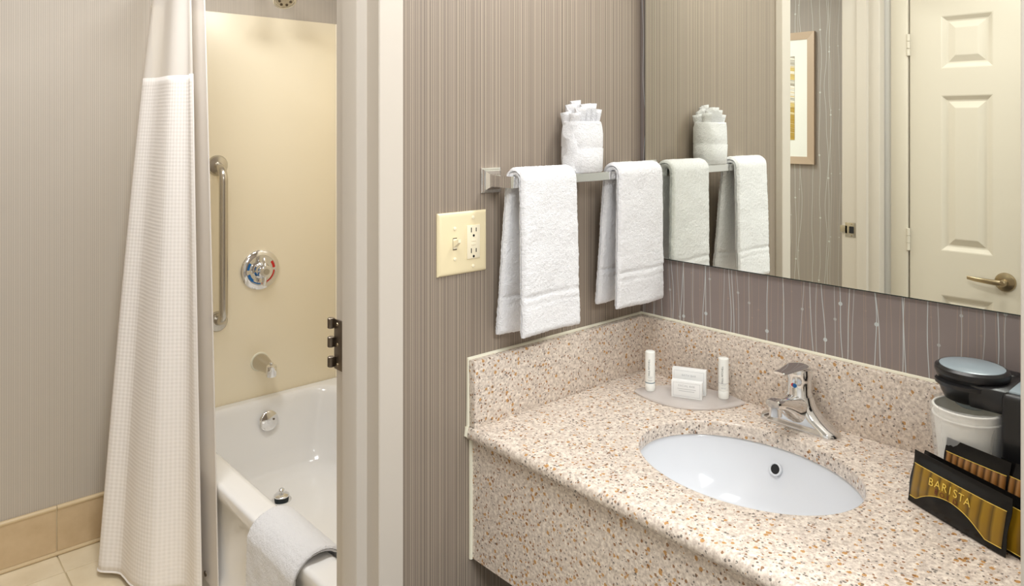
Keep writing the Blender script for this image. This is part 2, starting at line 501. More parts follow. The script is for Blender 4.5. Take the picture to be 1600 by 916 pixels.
zs = [0.012]
for a_, b_ in sorted(pz): zs += [a_, b_]
zs.append(2.04)
for k in range(len(zs) - 1):
    quad(bm, dy0, py0, zs[k], zs[k + 1]); quad(bm, py1, dy1, zs[k], zs[k + 1])
    if k % 2 == 0: quad(bm, py0, py1, zs[k], zs[k + 1])
box_bm(bm, DX - 0.038, DX - 0.014, dy0, dy1, 0.012, 2.04)
for (ya, yb) in ((dy0, dy0), (dy1, dy1)):
    vs = [bm.verts.new(p) for p in ((DX, ya, 0.012), (DX - 0.038, ya, 0.012), (DX - 0.038, ya, 2.04), (DX, ya, 2.04))]; bm.faces.new(vs)
vs = [bm.verts.new(p) for p in ((DX, dy0, 2.04), (DX, dy1, 2.04), (DX - 0.038, dy1, 2.04), (DX - 0.038, dy0, 2.04))]; bm.faces.new(vs)
bmesh.ops.remove_doubles(bm, verts=bm.verts, dist=1e-5)
door = struct(finish('door_1', bm, 'door_paint', smooth=False))
for (a_, b_) in pz:
    bm = bmesh.new(); rings = []
    for ins, dep in ((0, 0), (0.004, -0.001), (0.017, -0.0095), (0.021, -0.0105), (0.024, -0.0105), (0.046, -0.0015), (0.049, -0.001)):
        y0, y1, z0, z1 = py0 + ins, py1 - ins, a_ + ins, b_ - ins
        rings.append([Vector((DX + dep, p, q)) for p, q in ((y0, z0), (y1, z0), (y1, z1), (y0, z1))])
    loft(bm, rings, True, False, True)
    finish('panel', bm, 'door_paint', door, smooth=False)
for z0, z1 in ((1.739, 1.823), (0.999, 1.084), (0.22, 0.305)):
    bm = bmesh.new()
    for k in range(3):
        h_ = (z1 - z0) / 3
        lathe(bm, (DX + 0.009, dy1 + 0.004, z0 + k * h_ + 0.0006), (0, 0, 1), [(0.0060, 0), (0.0068, 0.0006), (0.0068, h_ - 0.0018), (0.0060, h_ - 0.0012)], 14)
    finish('hinge', bm, 'door_paint', door)
hy, hz = -0.418, 0.925
bm = bmesh.new(); lathe(bm, (DX, hy, hz), (1, 0, 0), [(0.033, 0), (0.033, 0.004), (0.030, 0.009), (0.020, 0.012), (0.012, 0.013), (0.011, 0.045), (0.009, 0.048)], 40)
hd = finish('lever_handle', bm, 'nickel', door)
bm = bmesh.new()
pts = [(DX + 0.042, hy - 0.006, hz), (DX + 0.044, hy + 0.015, hz + 0.001), (DX + 0.043, hy + 0.05, hz + 0.002), (DX + 0.038, hy + 0.085, hz + 0.003), (DX + 0.027, hy + 0.112, hz + 0.004)]
rings = []
for i, p in enumerate(pts):
    rr = (0.010, 0.010, 0.009, 0.008, 0.0065)[i]
    rings.append(circ(p, (1, 0, 0), (0, 0, 1), rr * 0.55, 16, rr))
loft(bm, rings); finish('lever', bm, 'nickel', hd)

# ------------------------------------------------------------------ shower wall panel
su = thing('shower_wall_panel', (-0.25, YF, 0.36), 'pale yellow smooth shower wall panel above the bathtub', 'wall panel')
box('back_panel', -0.64, 0.134, YF - 0.007, YF, 0.355, 1.920, 'yellow_acrylic', su, bev=0.002)
box('side_panel', 0.133, 0.14, 0.12, YF - 0.0, 0.355, 1.920, 'yellow_acrylic', su, bev=0.002)
bm = bmesh.new()
loft(bm, [[Vector((0.134, YF - 0.006, z_)), Vector((0.134, YF - 0.036, z_)), Vector((0.127, YF - 0.018, z_)), Vector((0.112, YF - 0.0075, z_))] for z_ in (0.372, 1.918)])
finish('corner_cove', bm, 'yellow_acrylic', su, angle=80)

# ------------------------------------------------------------------ bathtub
tb = thing('bathtub', (-0.24, 0.95, 0), 'white enamel bathtub behind the doorway', 'bathtub')
ox0, ox1, oy0, oy1 = -0.632, 0.133, 0.125, 1.768
ix0, ix1, iy0, iy1 = -0.545, 0.062, 0.24, 1.712
N_ = dict(n=10, side=10)
bm = bmesh.new()
rings = [rrect(ox0 - 0.010, ox1, oy0, oy1, 0.004, 0.0, **N_), rrect(ox0 - 0.010, ox1, oy0, oy1, 0.004, 0.085, **N_),
         rrect(ox0 + 0.003, ox1, oy0, oy1, 0.004, 0.105, **N_), rrect(ox0 + 0.003, ox1, oy0, oy1, 0.004, 0.320, **N_),
         rrect(ox0 - 0.004, ox1, oy0, oy1, 0.004, 0.335, **N_), rrect(ox0 - 0.004, ox1, oy0, oy1, 0.004, 0.360, **N_),
         rrect(ox0 - 0.002, ox1, oy0, oy1, 0.004, 0.3665, **N_), rrect(ox0 + 0.004, ox1 - 0.002, oy0 + 0.002, oy1 - 0.001, 0.008, 0.3702, **N_),
         rrect(ox0 + 0.010, ox1 - 0.006, oy0 + 0.006, oy1 - 0.004, 0.02, 0.3712, **N_), rrect(ox0 + 0.016, ox1 - 0.010, oy0 + 0.010, oy1 - 0.008, 0.02, 0.3714, **N_),
         rrect(ix0 - 0.022, ix1 + 0.020, iy0 - 0.020, iy1 + 0.022, 0.10, 0.3712, **N_), rrect(ix0 - 0.012, ix1 + 0.012, iy0 - 0.012, iy1 + 0.015, 0.10, 0.370, **N_), rrect(ix0, ix1, iy0, iy1 + 0.006, 0.10, 0.362, **N_),
         rrect(ix0 + 0.008, ix1 - 0.008, iy0 + 0.01, iy1, 0.10, 0.345, **N_), rrect(ix0 + 0.018, ix1 - 0.018, iy0 + 0.04, iy1 - 0.012, 0.10, 0.28, **N_),
         rrect(ix0 + 0.040, ix1 - 0.040, iy0 + 0.14, iy1 - 0.035, 0.11, 0.16, **N_), rrect(ix0 + 0.060, ix1 - 0.060, iy0 + 0.20, iy1 - 0.060, 0.11, 0.105, **N_),
         rrect(ix0 + 0.085, ix1 - 0.085, iy0 + 0.25, iy1 - 0.090, 0.10, 0.085, **N_), rrect(ix0 + 0.13, ix1 - 0.13, iy0 + 0.32, iy1 - 0.14, 0.08, 0.080, **N_)]
loft(bm, rings, True, True, True)
finish('shell', bm, 'tub_enamel', tb, angle=60)
# overflow plate
oc = Vector((-0.224, 1.693, 0.292)); oax = Vector((0, -1, 0.16)).normalized()
bm = bmesh.new(); lathe(bm, oc, oax, [(0.0385, 0), (0.0395, 0.004), (0.037, 0.008), (0.031, 0.0105), (0.0, 0.012)], 40)
ov = finish('overflow_plate', bm, 'chrome', tb)
bm = bmesh.new(); lathe(bm, oc + Vector((0.017, 0, 0.004)), oax, [(0.0045, 0.0095), (0.004, 0.0125), (0.0, 0.013)], 16); finish('screw', bm, 'dark_bronze', ov)
dc = Vector((-0.278, 1.456, 0.0805))
bm = bmesh.new(); lathe(bm, dc, (0, 0, 1), [(0.036, 0), (0.036, 0.003), (0.030, 0.004)], 32); dr = finish('drain', bm, 'chrome', tb)
bm = bmesh.new(); lathe(bm, dc, (0, 0, 1), [(0.026, 0.004), (0.026, 0.016)], 28); finish('stopper_ring', bm, 'rubber', dr)
bm = bmesh.new(); lathe(bm, dc, (0, 0, 1), [(0.0275, 0.016), (0.0285, 0.020), (0.024, 0.024), (0.012, 0.026), (0.006, 0.028), (0.006, 0.033), (0.010, 0.036), (0.011, 0.040), (0.007, 0.044), (0, 0.0445)], 28); finish('stopper', bm, 'chrome', dr)
# grab bar
gb = thing('grab_bar', (-0.40, YF - 0.007, 0.7), 'vertical steel grab bar on the yellow shower wall', 'grab bar')
YP = YF - 0.007
bm = bmesh.new(); tube(bm, arc_pts([(-0.400, YP, 1.318), (-0.400, YP - 0.065, 1.300), (-0.400, YP - 0.065, 0.722), (-0.400, YP, 0.706)], 0.042, 10), 0.0165, 20); finish('bar', bm, 'brushed_steel', gb)
for zz in (1.318, 0.706):
    bm = bmesh.new(); lathe(bm, (-0.400, YP, zz), (0, -1, 0), [(0.040, 0), (0.040, 0.004), (0.036, 0.010), (0.020, 0.0125), (0.018, 0.013)], 36); finish('flange', bm, 'brushed_steel', gb)
# shower valve
vc = Vector((-0.228, YP, 0.887))
va = thing('shower_valve', vc, 'round chrome shower valve with blue and red marks', 'shower valve')
bm = bmesh.new(); lathe(bm, vc, (0, -1, 0), [(0.080, 0), (0.081, 0.006), (0.077, 0.011), (0.061, 0.015), (0.059, 0.013), (0.052, 0.013), (0.0, 0.013)], 56); finish('escutcheon', bm, 'chrome', va)


def arc_strip(r0, r1, a0, a1, yy, n=10):
    bm = bmesh.new(); ra = []; rb = []
    for i in range(n + 1):
        a = R(a0 + (a1 - a0) * i / n)
        ra.append(vc + Vector((r0 * math.sin(a), -yy, r0 * math.cos(a)))); rb.append(vc + Vector((r1 * math.sin(a), -yy, r1 * math.cos(a))))
    loft(bm, [ra, rb, [p + Vector((0, 0.001, 0)) for p in rb], [p + Vector((0, 0.001, 0)) for p in ra]], False, False, False)
    return bm


finish('cold_mark', arc_strip(0.049, 0.058, -85, -55, 0.0145), 'blue_mark', va)
finish('cold_mark', arc_strip(0.047, 0.058, -140, -105, 0.0145), 'blue_mark', va)
finish('cold_mark', arc_strip(0.052, 0.057, -178, -140, 0.0145), 'blue_mark', va)
finish('hot_mark', arc_strip(0.049, 0.058, 55, 85, 0.0145), 'red_mark', va)
finish('hot_mark', arc_strip(0.052, 0.057, 95, 178, 0.0145), 'red_mark', va)
bm = bmesh.new(); lathe(bm, vc, (0, -1, 0), [(0.033, 0.012), (0.033, 0.022), (0.025, 0.032), (0.023, 0.050), (0.024, 0.062), (0.020, 0.066), (0.0, 0.067)], 36); hb = finish('handle', bm, 'chrome', va)
bm = bmesh.new()
for s_, l_ in ((1, 0.056), (-1, 0.062)):
    rings = []
    for t_, hw, th in ((0.0, 0.010, 0.012), (0.5, 0.008, 0.010), (0.92, 0.0065, 0.007), (1.0, 0.004, 0.004)):
        c_ = vc + Vector((0, -0.052 + t_ * 0.012, s_ * (0.012 + t_ * (l_ - 0.012))))
        rings.append(circ(c_, (1, 0, 0), (0, 1, 0), hw, 12, th))
    loft(bm, rings)
finish('lever', bm, 'chrome', hb)
bm = bmesh.new(); lathe(bm, vc + Vector((0, -0.0668, 0)), (0, -1, 0), [(0.012, 0), (0.012, 0.001), (0.0, 0.0012)], 24); finish('cap', bm, 'brushed_steel', hb)
# tub spout
sc_ = Vector((-0.228, YP, 0.512))
sp2 = thing('tub_spout', sc_, 'chrome bathtub spout on the yellow wall', 'spout')
bm = bmesh.new()
prof = [(0.0, 0.033, 0.033, 0.0), (0.012, 0.033, 0.033, 0.0), (0.04, 0.029, 0.030, -0.001), (0.075, 0.024, 0.025, -0.004), (0.105, 0.0205, 0.021, -0.008), (0.118, 0.019, 0.020, -0.012)]
loft(bm, [circ(sc_ + Vector((0, -d, dz)), (1, 0, 0), (0, 0, 1), rx, 28, rz) for d, rx, rz, dz in prof])
finish('body', bm, 'brushed_steel', sp2)
bm = bmesh.new(); tip = sc_ + Vector((0, -0.112, 0))
lathe(bm, tip + Vector((0, 0, 0.004)), (0, 0.06, -1), [(0.012, -0.010), (0.0195, -0.006), (0.0205, 0.0), (0.021, 0.030), (0.019, 0.036), (0.017, 0.036), (0.016, 0.030)], 24)
finish('nozzle', bm, 'chrome', sp2)
bm = bmesh.new(); lathe(bm, tip + Vector((0, 0.004, 0.008)), (0, 0, 1), [(0.004, 0), (0.0035, 0.008), (0.0075, 0.010), (0.0075, 0.014), (0.004, 0.016)], 14); finish('diverter_knob', bm, 'chrome', sp2)
bm = bmesh.new(); lathe(bm, sc_, (0, -1, 0), [(0.039, 0), (0.037, 0.004), (0.032, 0.005)], 28); finish('caulk_ring', bm, 'caulk', sp2)
# shower head (lower edge in view)
sh = thing('shower_sprayer', (-0.225, 1.56, 1.95), 'chrome shower head at the top above the yellow wall', 'shower head')
hax = Vector((-0.10, -0.55, -0.83)).normalized(); hc = Vector((-0.218, 1.56, 1.966))
bm = bmesh.new(); lathe(bm, hc, hax, [(0.012, -0.060), (0.016, -0.045), (0.022, -0.030), (0.040, -0.012), (0.046, 0.0), (0.046, 0.010), (0.043, 0.014), (0.037, 0.014), (0.036, 0.011), (0.0, 0.011)], 44)
finish('body', bm, 'chrome', sh)
bm = bmesh.new(); lathe(bm, hc + hax * 0.011, hax, [(0.033, 0), (0.032, 0.003), (0.0, 0.0035)], 36); fp = finish('face_plate', bm, 'brushed_steel', sh)
u_, v_ = frame_of(hax)
for k in range(6):
    a = 2 * PI * k / 6
    bm = bmesh.new(); lathe(bm, hc + hax * 0.0142 + (u_ * math.cos(a) + v_ * math.sin(a)) * 0.021, hax, [(0.0055, 0), (0.0055, 0.002), (0.003, 0.002), (0.003, 0.0005)], 12); finish('nozzle', bm, 'dark_bronze', fp)
bm = bmesh.new(); tube(bm, arc_pts([(-0.228, YF, 2.03), (-0.224, 1.66, 2.05), tuple(hc - hax * 0.05)], 0.05, 8), 0.0095, 14); finish('arm', bm, 'chrome', sh)
bm = bmesh.new(); lathe(bm, (-0.228, YF, 2.03), (0, -1, 0), [(0.03, 0), (0.028, 0.006), (0.012, 0.010)], 24); finish('flange', bm, 'chrome', sh)
# curtain rod
cr = thing('curtain_rod', (-0.625, 0.95, 1.99), 'straight chrome rod carrying the white shower curtain', 'curtain rod')
bm = bmesh.new(); tube(bm, [(-0.625, 0.112, 1.99), (-0.625, YF, 1.99)], 0.0125, 16); finish('rod', bm, 'chrome', cr)
for yy, s_ in ((0.11, 1), (YF, -1)):
    bm = bmesh.new(); lathe(bm, (-0.625, yy, 1.99), (0, s_, 0), [(0.028, 0), (0.026, 0.008), (0.015, 0.014)], 24); finish('flange', bm, 'chrome', cr)

# ------------------------------------------------------------------ shower curtain


def cloth(top, bot, z_top, z_bot, folds, amp0, amp1, nu, nv, seed, sag=None):
    """pleated hanging sheet between a top and a bottom polyline (xy), returns rows of points and u length"""
    def at(poly, t):
        L = [(Vector(b) - Vector(a)).length for a, b in zip(poly, poly[1:])]; s = t * sum(L)
        for (a, b), l in zip(zip(poly, poly[1:]), L):
            if s <= l + 1e-9: return Vector(a).lerp(Vector(b), s / l)
            s -= l
        return Vector(poly[-1])
    rows = []
    for j in range(nv + 1):
        v = j / nv; row = []
        for i in range(nu + 1):
            u = i / nu
            e = v ** 0.85
            p = at(top, u).lerp(at(bot, u), e)
            d = at(top, min(u + 0.02, 1)).lerp(at(bot, min(u + 0.02, 1)), e) - at(top, max(u - 0.02, 0)).lerp(at(bot, max(u - 0.02, 0)), e)
            n = Vector((-d.y, d.x)).normalized()
            ph = 2 * PI * folds * (u + 0.035 * math.sin(5.1 * u + seed)) + seed + 0.5 * math.sin(2.2 * v + 4 * u)
            am = (amp0 * (1 - v) + amp1 * v) * (0.75 + 0.35 * math.sin(7 * u + seed * 2))
            w_ = math.sin(ph)
            p = p + n * (am * w_)
            z = z_top + (z_bot - z_top) * v
            if sag and j == nv: z += sag * math.sin(ph * 1.0 + 1.0)
            row.append(Vector((p.x, p.y, z)))
        rows.append(row)
    return rows


def sheet(name, rows, mname, parent, thick=0.0, ulen=1.0, vlen=1.0):
    bm = bmesh.new(); uvl = bm.loops.layers.uv.new('UVMap')
    V = [[bm.verts.new(p) for p in r] for r in rows]
    nv = len(V) - 1; nu = len(V[0]) - 1
    for j in range(nv):
        for i in range(nu):
            f = bm.faces.new((V[j][i], V[j + 1][i], V[j + 1][i + 1], V[j][i + 1]))
            for lp, (a, b) in zip(f.loops, ((i, j), (i, j + 1), (i + 1, j + 1), (i + 1, j))):
                lp[uvl].uv = (a / nu * ulen, b / nv * vlen)
    me = bpy.data.meshes.new(name); bm.to_mesh(me); bm.free()
    o = wrap(name, me, mname, parent, angle=180)
    if thick:
        md = o.modifiers.new('thickness', 'SOLIDIFY'); md.thickness = thick; md.offset = 0
    return o


cu = thing('shower_curtain', (-0.74, 1.4, 0), 'white waffle weave shower curtain with plain sheer top, drawn aside', 'shower curtain')
ctop = [(-0.632, 1.345), (-0.640, 1.50), (-0.640, 1.735)]
cbot = [(-0.655, 1.165), (-0.77, 1.30), (-0.835, 1.45), (-0.845, 1.60)]
rows = cloth(ctop, cbot, 1.965, 0.020, 2.6, 0.011, 0.026, 120, 90, 0.6)
ks = 15
sheet('sheer_top', rows[:ks + 1], 'sheer_cloth', cu, 0.0, 0.45, 0.3)
sheet('waffle_body', rows[ks:], 'waffle_cloth', cu, 0.0016, 0.45, 1.64)
bm = bmesh.new(); tube(bm, [p for p in rows[ks]], 0.0009, 6); finish('seam', bm, 'waffle_cloth', cu)
bm = bmesh.new(); tube(bm, [p for p in rows[-1]], 0.0035, 6); finish('hem', bm, 'waffle_cloth', cu)
bm = bmesh.new(); tube(bm, [r[0] for r in rows[ks:]], 0.0025, 6); finish('side_hem', bm, 'waffle_cloth', cu)
for k in range(9):
    u_i = int(6 + k * 13.4); p = rows[0][u_i]
    bm = bmesh.new()
    pts = [(-0.625 + 0.024 * math.cos(2 * PI * q / 20), p.y, 1.982 + 0.026 * math.sin(2 * PI * q / 20)) for q in range(21)]
    tube(bm, pts, 0.002, 6); finish('ring', bm, 'chrome', cu)
li = thing('curtain_liner', (-0.62, 1.35, 0), 'translucent vinyl liner edge showing beside the white shower curtain', 'curtain liner')
lrows = cloth([(-0.607, 1.325), (-0.607, 1.42), (-0.615, 1.70)], [(-0.650, 1.080), (-0.652, 1.20), (-0.66, 1.60)], 1.965, 0.06, 3.0, 0.003, 0.003, 60, 50, 2.0)
sheet('sheet', lrows, 'vinyl_liner', li, 0.0)
bm = bmesh.new(); tube(bm, [r[0] for r in lrows], 0.0022, 6); finish('side_hem', bm, 'vinyl_liner', li)
bm = bmesh.new(); lathe(bm, (-0.6585, 1.166, 0.091), (-1, 0, 0), [(0.0085, -0.002), (0.0085, 0.001), (0.006, 0.002)], 18); finish('magnet', bm, 'dark_bronze', li)

# ------------------------------------------------------------------ towels


def ntex(p, s, a): return a * noise.noise(Vector(p) * s)


def drape(name, path, x0, x1, th, mname, parent=None, flare=0.0, notch=0.35, nx=64, axis='x', band=None, seed=0.0, ripple=0.004, fuzz=0.0012, leanf=None):
    """thick folded cloth following a centre-line path (a, z); a is the horizontal axis across the bar"""
    pts = [Vector((p[0], p[1])) for p in path]
    # resample
    L = [0]
    for a, b in zip(pts, pts[1:]): L.append(L[-1] + (b - a).length)
    tot = L[-1]; n = max(int(tot / 0.0035), 12); cl = []
    for k in range(n + 1):
        s = tot * k / n; i = 0
        while i < len(L) - 2 and L[i + 1] < s: i += 1
        t = (s - L[i]) / max(L[i + 1] - L[i], 1e-9); cl.append((pts[i].lerp(pts[i + 1], t), s))
    rings = []
    for k, (p, s) in enumerate(cl):
        d = (cl[min(k + 1, n)][0] - cl[max(k - 1, 0)][0]).normalized(); nr = Vector((-d.y, d.x))
        e = min(s, tot - s)                       # distance from nearest hem
        fl = flare * max(0, 1 - e / (tot * 0.5)) ** 1.3
        hw = (x1 - x0) / 2 + fl; xc = (x0 + x1) / 2
        t_ = th
        if band:
            q = (e - band) / 0.004
            t_ *= 1 - 0.30 * math.exp(-q * q)
            q2 = (e - band * 0.78) / 0.003; t_ *= 1 - 0.12 * math.exp(-q2 * q2)
        if e < 0.006: t_ *= 0.55 + 0.45 * e / 0.006
        prof = []
        m_ = nx
        for i in range(m_ + 1):
            xx = -hw + 2 * hw * i / m_; edge = min(1, (hw - abs(xx)) / (th * 0.5)); prof.append((xx, t_ / 2 * math.sqrt(max(0.05, 1 - (1 - edge) ** 2))))
        prof.append((hw - notch * th, 0.0))
        for i in range(m_, -1, -1):
            xx = -hw + 2 * hw * i / m_; edge = min(1, (hw - abs(xx)) / (th * 0.5)); prof.append((xx, -t_ / 2 * math.sqrt(max(0.05, 1 - (1 - edge) ** 2))))
        prof.append((-hw + notch * th, 0.0))
        ring = []
        for xx, off in prof:
            rp = ripple * (e / tot) ** 0 * math.sin(xx / (x1 - x0) * 5.5 + seed) * max(0.0, 1 - e / (tot * 0.45))
            q = p + nr * (off + rp)
            lx = leanf(s / tot) if leanf else 0.0
            P = Vector((xc + xx + lx, q.x, q.y)) if axis == 'x' else Vector((q.x, xc + xx + lx, q.y))
            P += Vector((ntex(P + Vector((seed, 0, 0)), 240, fuzz), ntex(P + Vector((0, seed, 9)), 230, fuzz), ntex(P + Vector((5, 0, seed)), 250, fuzz)))
            P += nr.to_3d() * 0 + (Vector((0, 1, 0)) if axis == 'x' else Vector((1, 0, 0))) * ntex(P, 28, 0.0016)
            ring.append(P)
        rings.append(ring)
    bm = bmesh.new(); loft(bm, rings)
    return finish(name, bm, mname, parent, angle=70)


BY, BZ = -0.066, 1.360       # towel bar axis
TH = 0.018


def towel_path(front_len, back_len, fy, by):
    p = []; r = 0.011 + TH / 2
    zc = BZ + 0.001
    nb = 14
    for k in range(nb + 1):
        t = k / nb; p.append((BY + r + (by - BY - r) * (1 - t) ** 1.0, zc - back_len * (1 - t)))
    for k in range(1, 12):
        a = PI * k / 12; p.append((BY + r * math.cos(a), zc + r * math.sin(a) * 0.95))
    for k in range(nb + 1):
        t = k / nb; p.append((BY - r + (fy - BY + r) * t, zc - front_len * t))
    return p


t1 = drape('hand_towel', towel_path(0.307, 0.316, -0.090, -0.022), -0.490, -0.332, TH, 'terry', flare=0.004, band=0.078, seed=1.3)
tag(t1, 'white terry hand towel on the chrome bar beside the switch plate', 'towel', 'hand towels on the chrome bar')
t2 = drape('hand_towel', towel_path(0.300, 0.299, -0.088, -0.022), -0.192, -0.034, TH, 'terry', flare=0.006, band=0.080, seed=4.1)
tag(t2, 'white terry hand towel on the bar end next to the mirror', 'towel', 'hand towels on the chrome bar')

# rolled washcloth standing on the bar
wc = thing('washcloth', (-0.268, -0.045, 1.37), 'white washcloth rolled with a fanned top, standing on the towel bar', 'towel')
cx_, cy_ = -0.268, -0.0475
bm = bmesh.new(); rings = []
prof = [(0.0, 0.90), (0.003, 0.98), (0.03, 1.0), (0.052, 1.0), (0.055, 0.975), (0.058, 1.0), (0.085, 1.0), (0.098, 0.97), (0.107, 0.94), (0.1105, 0.93), (0.112, 0.90), (0.111, 0.84), (0.095, 0.80)]
NW = 72
for h_, s_ in prof:
    ring = []
    for i in range(NW):
        a = 2 * PI * i / NW
        sp_x = 0.0475 * s_ * (abs(math.cos(a)) ** 0.8) * (1 if math.cos(a) >= 0 else -1)
        sp_y = 0.0385 * s_ * (abs(math.sin(a)) ** 0.8) * (1 if math.sin(a) >= 0 else -1)
        P = Vector((cx_ + sp_x, cy_ + sp_y, 1.3695 + h_))
        P += Vector((ntex(P, 55, 0.002) + ntex(P, 250, 0.0007), ntex(P + Vector((3, 3, 3)), 55, 0.002) + ntex(P, 260, 0.0007), 0))
        ring.append(P)
    rings.append(ring)
loft(bm, rings); finish('wrap', bm, 'terry', wc, angle=70)
# loose outer edge of the wrap on the bathroom side
bm = bmesh.new(); rings = []
for k in range(14):
    h_ = 0.004 + 0.100 * k / 13
    o_ = 0.004 * math.sin(k * 0.7)
    rings.append([Vector((cx_ - 0.036 + o_ * 0.3, cy_ - 0.024, 1.37 + h_)), Vector((cx_ - 0.049, cy_ - 0.018 + o_, 1.37 + h_)), Vector((cx_ - 0.052, cy_ + 0.006 + o_, 1.37 + h_)), Vector((cx_ - 0.044, cy_ + 0.008, 1.37 + h_)), Vector((cx_ - 0.040, cy_ - 0.010, 1.37 + h_))])
loft(bm, rings); finish('wrap_edge', bm, 'terry', wc, angle=80)


def fan(yoff, heights, w0, w1, lean):
    n = len(heights); rowsb = []; rowst = []; mid = []
    bm = bmesh.new(); rings = []
    for lev in range(6):
        t = lev / 5; ring = []
        for i in range(n * 4 + 1):
            u = i / (n * 4); k = min(int(u * n), n - 1); zig = abs((u * n) % 1 - 0.5) * 2
            q_ = u * (n - 1); k0 = min(int(q_), n - 2); hh = 0.45 * heights[k] + 0.55 * (heights[k0] + (heights[k0 + 1] - heights[k0]) * (q_ - k0))
            w_ = w0 + (w1 - w0) * t
            ring.append(Vector((cx_ - w_ / 2 + w_ * u, cy_ + yoff + lean * t + (zig - 0.5) * (0.018 + 0.006 * t), 1.462 + (hh + 0.018) * t)))
        rings.append(ring)
    V = [[bm.verts.new(p) for p in r] for r in rings]
    for a, b in zip(V, V[1:]):
        for i in range(len(a) - 1): bm.faces.new((a[i], a[i + 1], b[i + 1], b[i]))
    o = finish('fan', bm, 'terry', wc, angle=60)
    md = o.modifiers.new('thickness', 'SOLIDIFY'); md.thickness = 0.0035; md.offset = 0
    return o


fan(-0.008, [0.018, 0.033, 0.041, 0.041, 0.024], 0.076, 0.086, -0.006)
fan(0.014, [0.020, 0.040, 0.049, 0.036, 0.020], 0.070, 0.076, 0.004)

# towel bar
tbm = thing('towel_bar', (-0.28, 0, BZ), 'square chrome towel bar on the striped wall', 'towel bar')
bm = bmesh.new(); box_bm(bm, -0.500, -0.058, BY - 0.0095, BY + 0.0095, BZ - 0.0095, BZ + 0.0095, 0.001, 1); finish('bar', bm, 'chrome', tbm)
for xp in (-0.496, -0.062):
    bm = bmesh.new(); rings = []
    for d, hw in ((0.0, 0.0255), (0.004, 0.0255), (0.0045, 0.023), (0.009, 0.022), (0.0095, 0.019), (0.017, 0.0135), (0.022, 0.0115), (0.056, 0.0115), (0.078, 0.0115)):
        rings.append([Vector((xp + sx * hw, -d, BZ + sz * hw)) for sx, sz in ((-1, -1), (1, -1), (1, 1), (-1, 1))])
    loft(bm, rings); finish('post', bm, 'chrome', tbm, smooth=False)

# bath mat over the tub rim
path = [(-0.662, 0.06), (-0.662, 0.18), (-0.660, 0.29)]
for k in range(1, 12):
    a = PI - PI * k / 12
    path.append((-0.588 + 0.073 * math.cos(a), 0.325 + 0.066 * math.sin(a) + 0.004))
path += [(-0.512, 0.315), (-0.508, 0.28)]
bmat = drape('bath_mat', path, 0.555, 0.835, 0.013, 'terry', axis='y', seed=2.2, ripple=0.0, fuzz=0.0012)
tag(bmat, 'white folded bath mat hung over the bathtub rim', 'bath mat')

# ------------------------------------------------------------------ switch plate
pc = Vector((-0.570, 0, 1.2395))
sw = thing('switch_plate', pc, 'ivory double plate with toggle switch and outlet on striped wall', 'switch plate')
bm = bmesh.new(); rings = []
for d, ins in ((0.0, 0.0), (0.0025, 0.0), (0.005, 0.0025), (0.0062, 0.006), (0.0065, 0.009)):
    hw, hh = 0.0615 - ins, 0.0615 - ins
    rings.append([Vector((pc.x + sx * hw, -d, pc.z + sz * hh)) for sx, sz in ((-1, -1), (1, -1), (1, 1), (-1, 1))])
loft(bm, rings); finish('plate', bm, 'ivory_plastic', sw, angle=25)
xs, xr = pc.x - 0.0215, pc.x + 0.0245
box('toggle_slot', xs - 0.0048, xs + 0.0048, -0.0072, -0.006, pc.z - 0.0118, pc.z + 0.0118, 'dark_bronze', sw)
bm = bmesh.new(); box_bm(bm, xs - 0.0045, xs + 0.0045, -0.0078, -0.006, pc.z - 0.0100, pc.z + 0.0100, 0.0004, 1)
tg = finish('toggle', bm, 'ivory_light', sw)
bm = bmesh.new()
loft(bm, [[Vector((xs + sx * hw, -0.0075 - d, pc.z + zc + sz * hh)) for sx, sz in ((-1, -1), (1, -1), (1, 1), (-1, 1))] for d, zc, hw, hh in ((0, 0.000, 0.0042, 0.0065), (0.008, 0.004, 0.0038, 0.005), (0.0145, 0.0075, 0.0032, 0.0036))])
finish('toggle_lever', bm, 'ivory_light', tg)
rc = box('receptacle', xr - 0.0165, xr + 0.0165, -0.0088, -0.006, pc.z - 0.0335, pc.z + 0.0335, 'ivory_light', sw, bev=0.001)
for s_ in (0.020, -0.0215):
    for dx_, hh in ((-0.0062, 0.0048), (0.0062, 0.0038)):
        box('slot', xr + dx_ - 0.0010, xr + dx_ + 0.0010, -0.0091, -0.0086, pc.z + s_ + 0.004 - hh, pc.z + s_ + 0.004 + hh, 'dark_hole', rc)
    bm = bmesh.new(); lathe(bm, (xr, -0.0086, pc.z + s_ - 0.0075), (0, -1, 0), [(0.0026, 0), (0.0026, 0.0005)], 14); finish('slot', bm, 'dark_hole', rc)
for s_ in (0.0028, -0.0045):
    box('test_button', xr - 0.006, xr + 0.006, -0.0096, -0.0086, pc.z + s_ - 0.0024, pc.z + s_ + 0.0024, 'ivory_light', rc, bev=0.0004, seg=1)
for xx, zz in ((xs, 0.030), (xs, -0.030), (xr, 0.0485), (xr, -0.0485)):
    bm = bmesh.new(); lathe(bm, (xx, -0.006, pc.z + zz), (0, -1, 0), [(0.0036, 0), (0.0034, 0.0016), (0.002, 0.0022), (0, 0.0023)], 16); finish('screw', bm, 'ivory_light', sw)

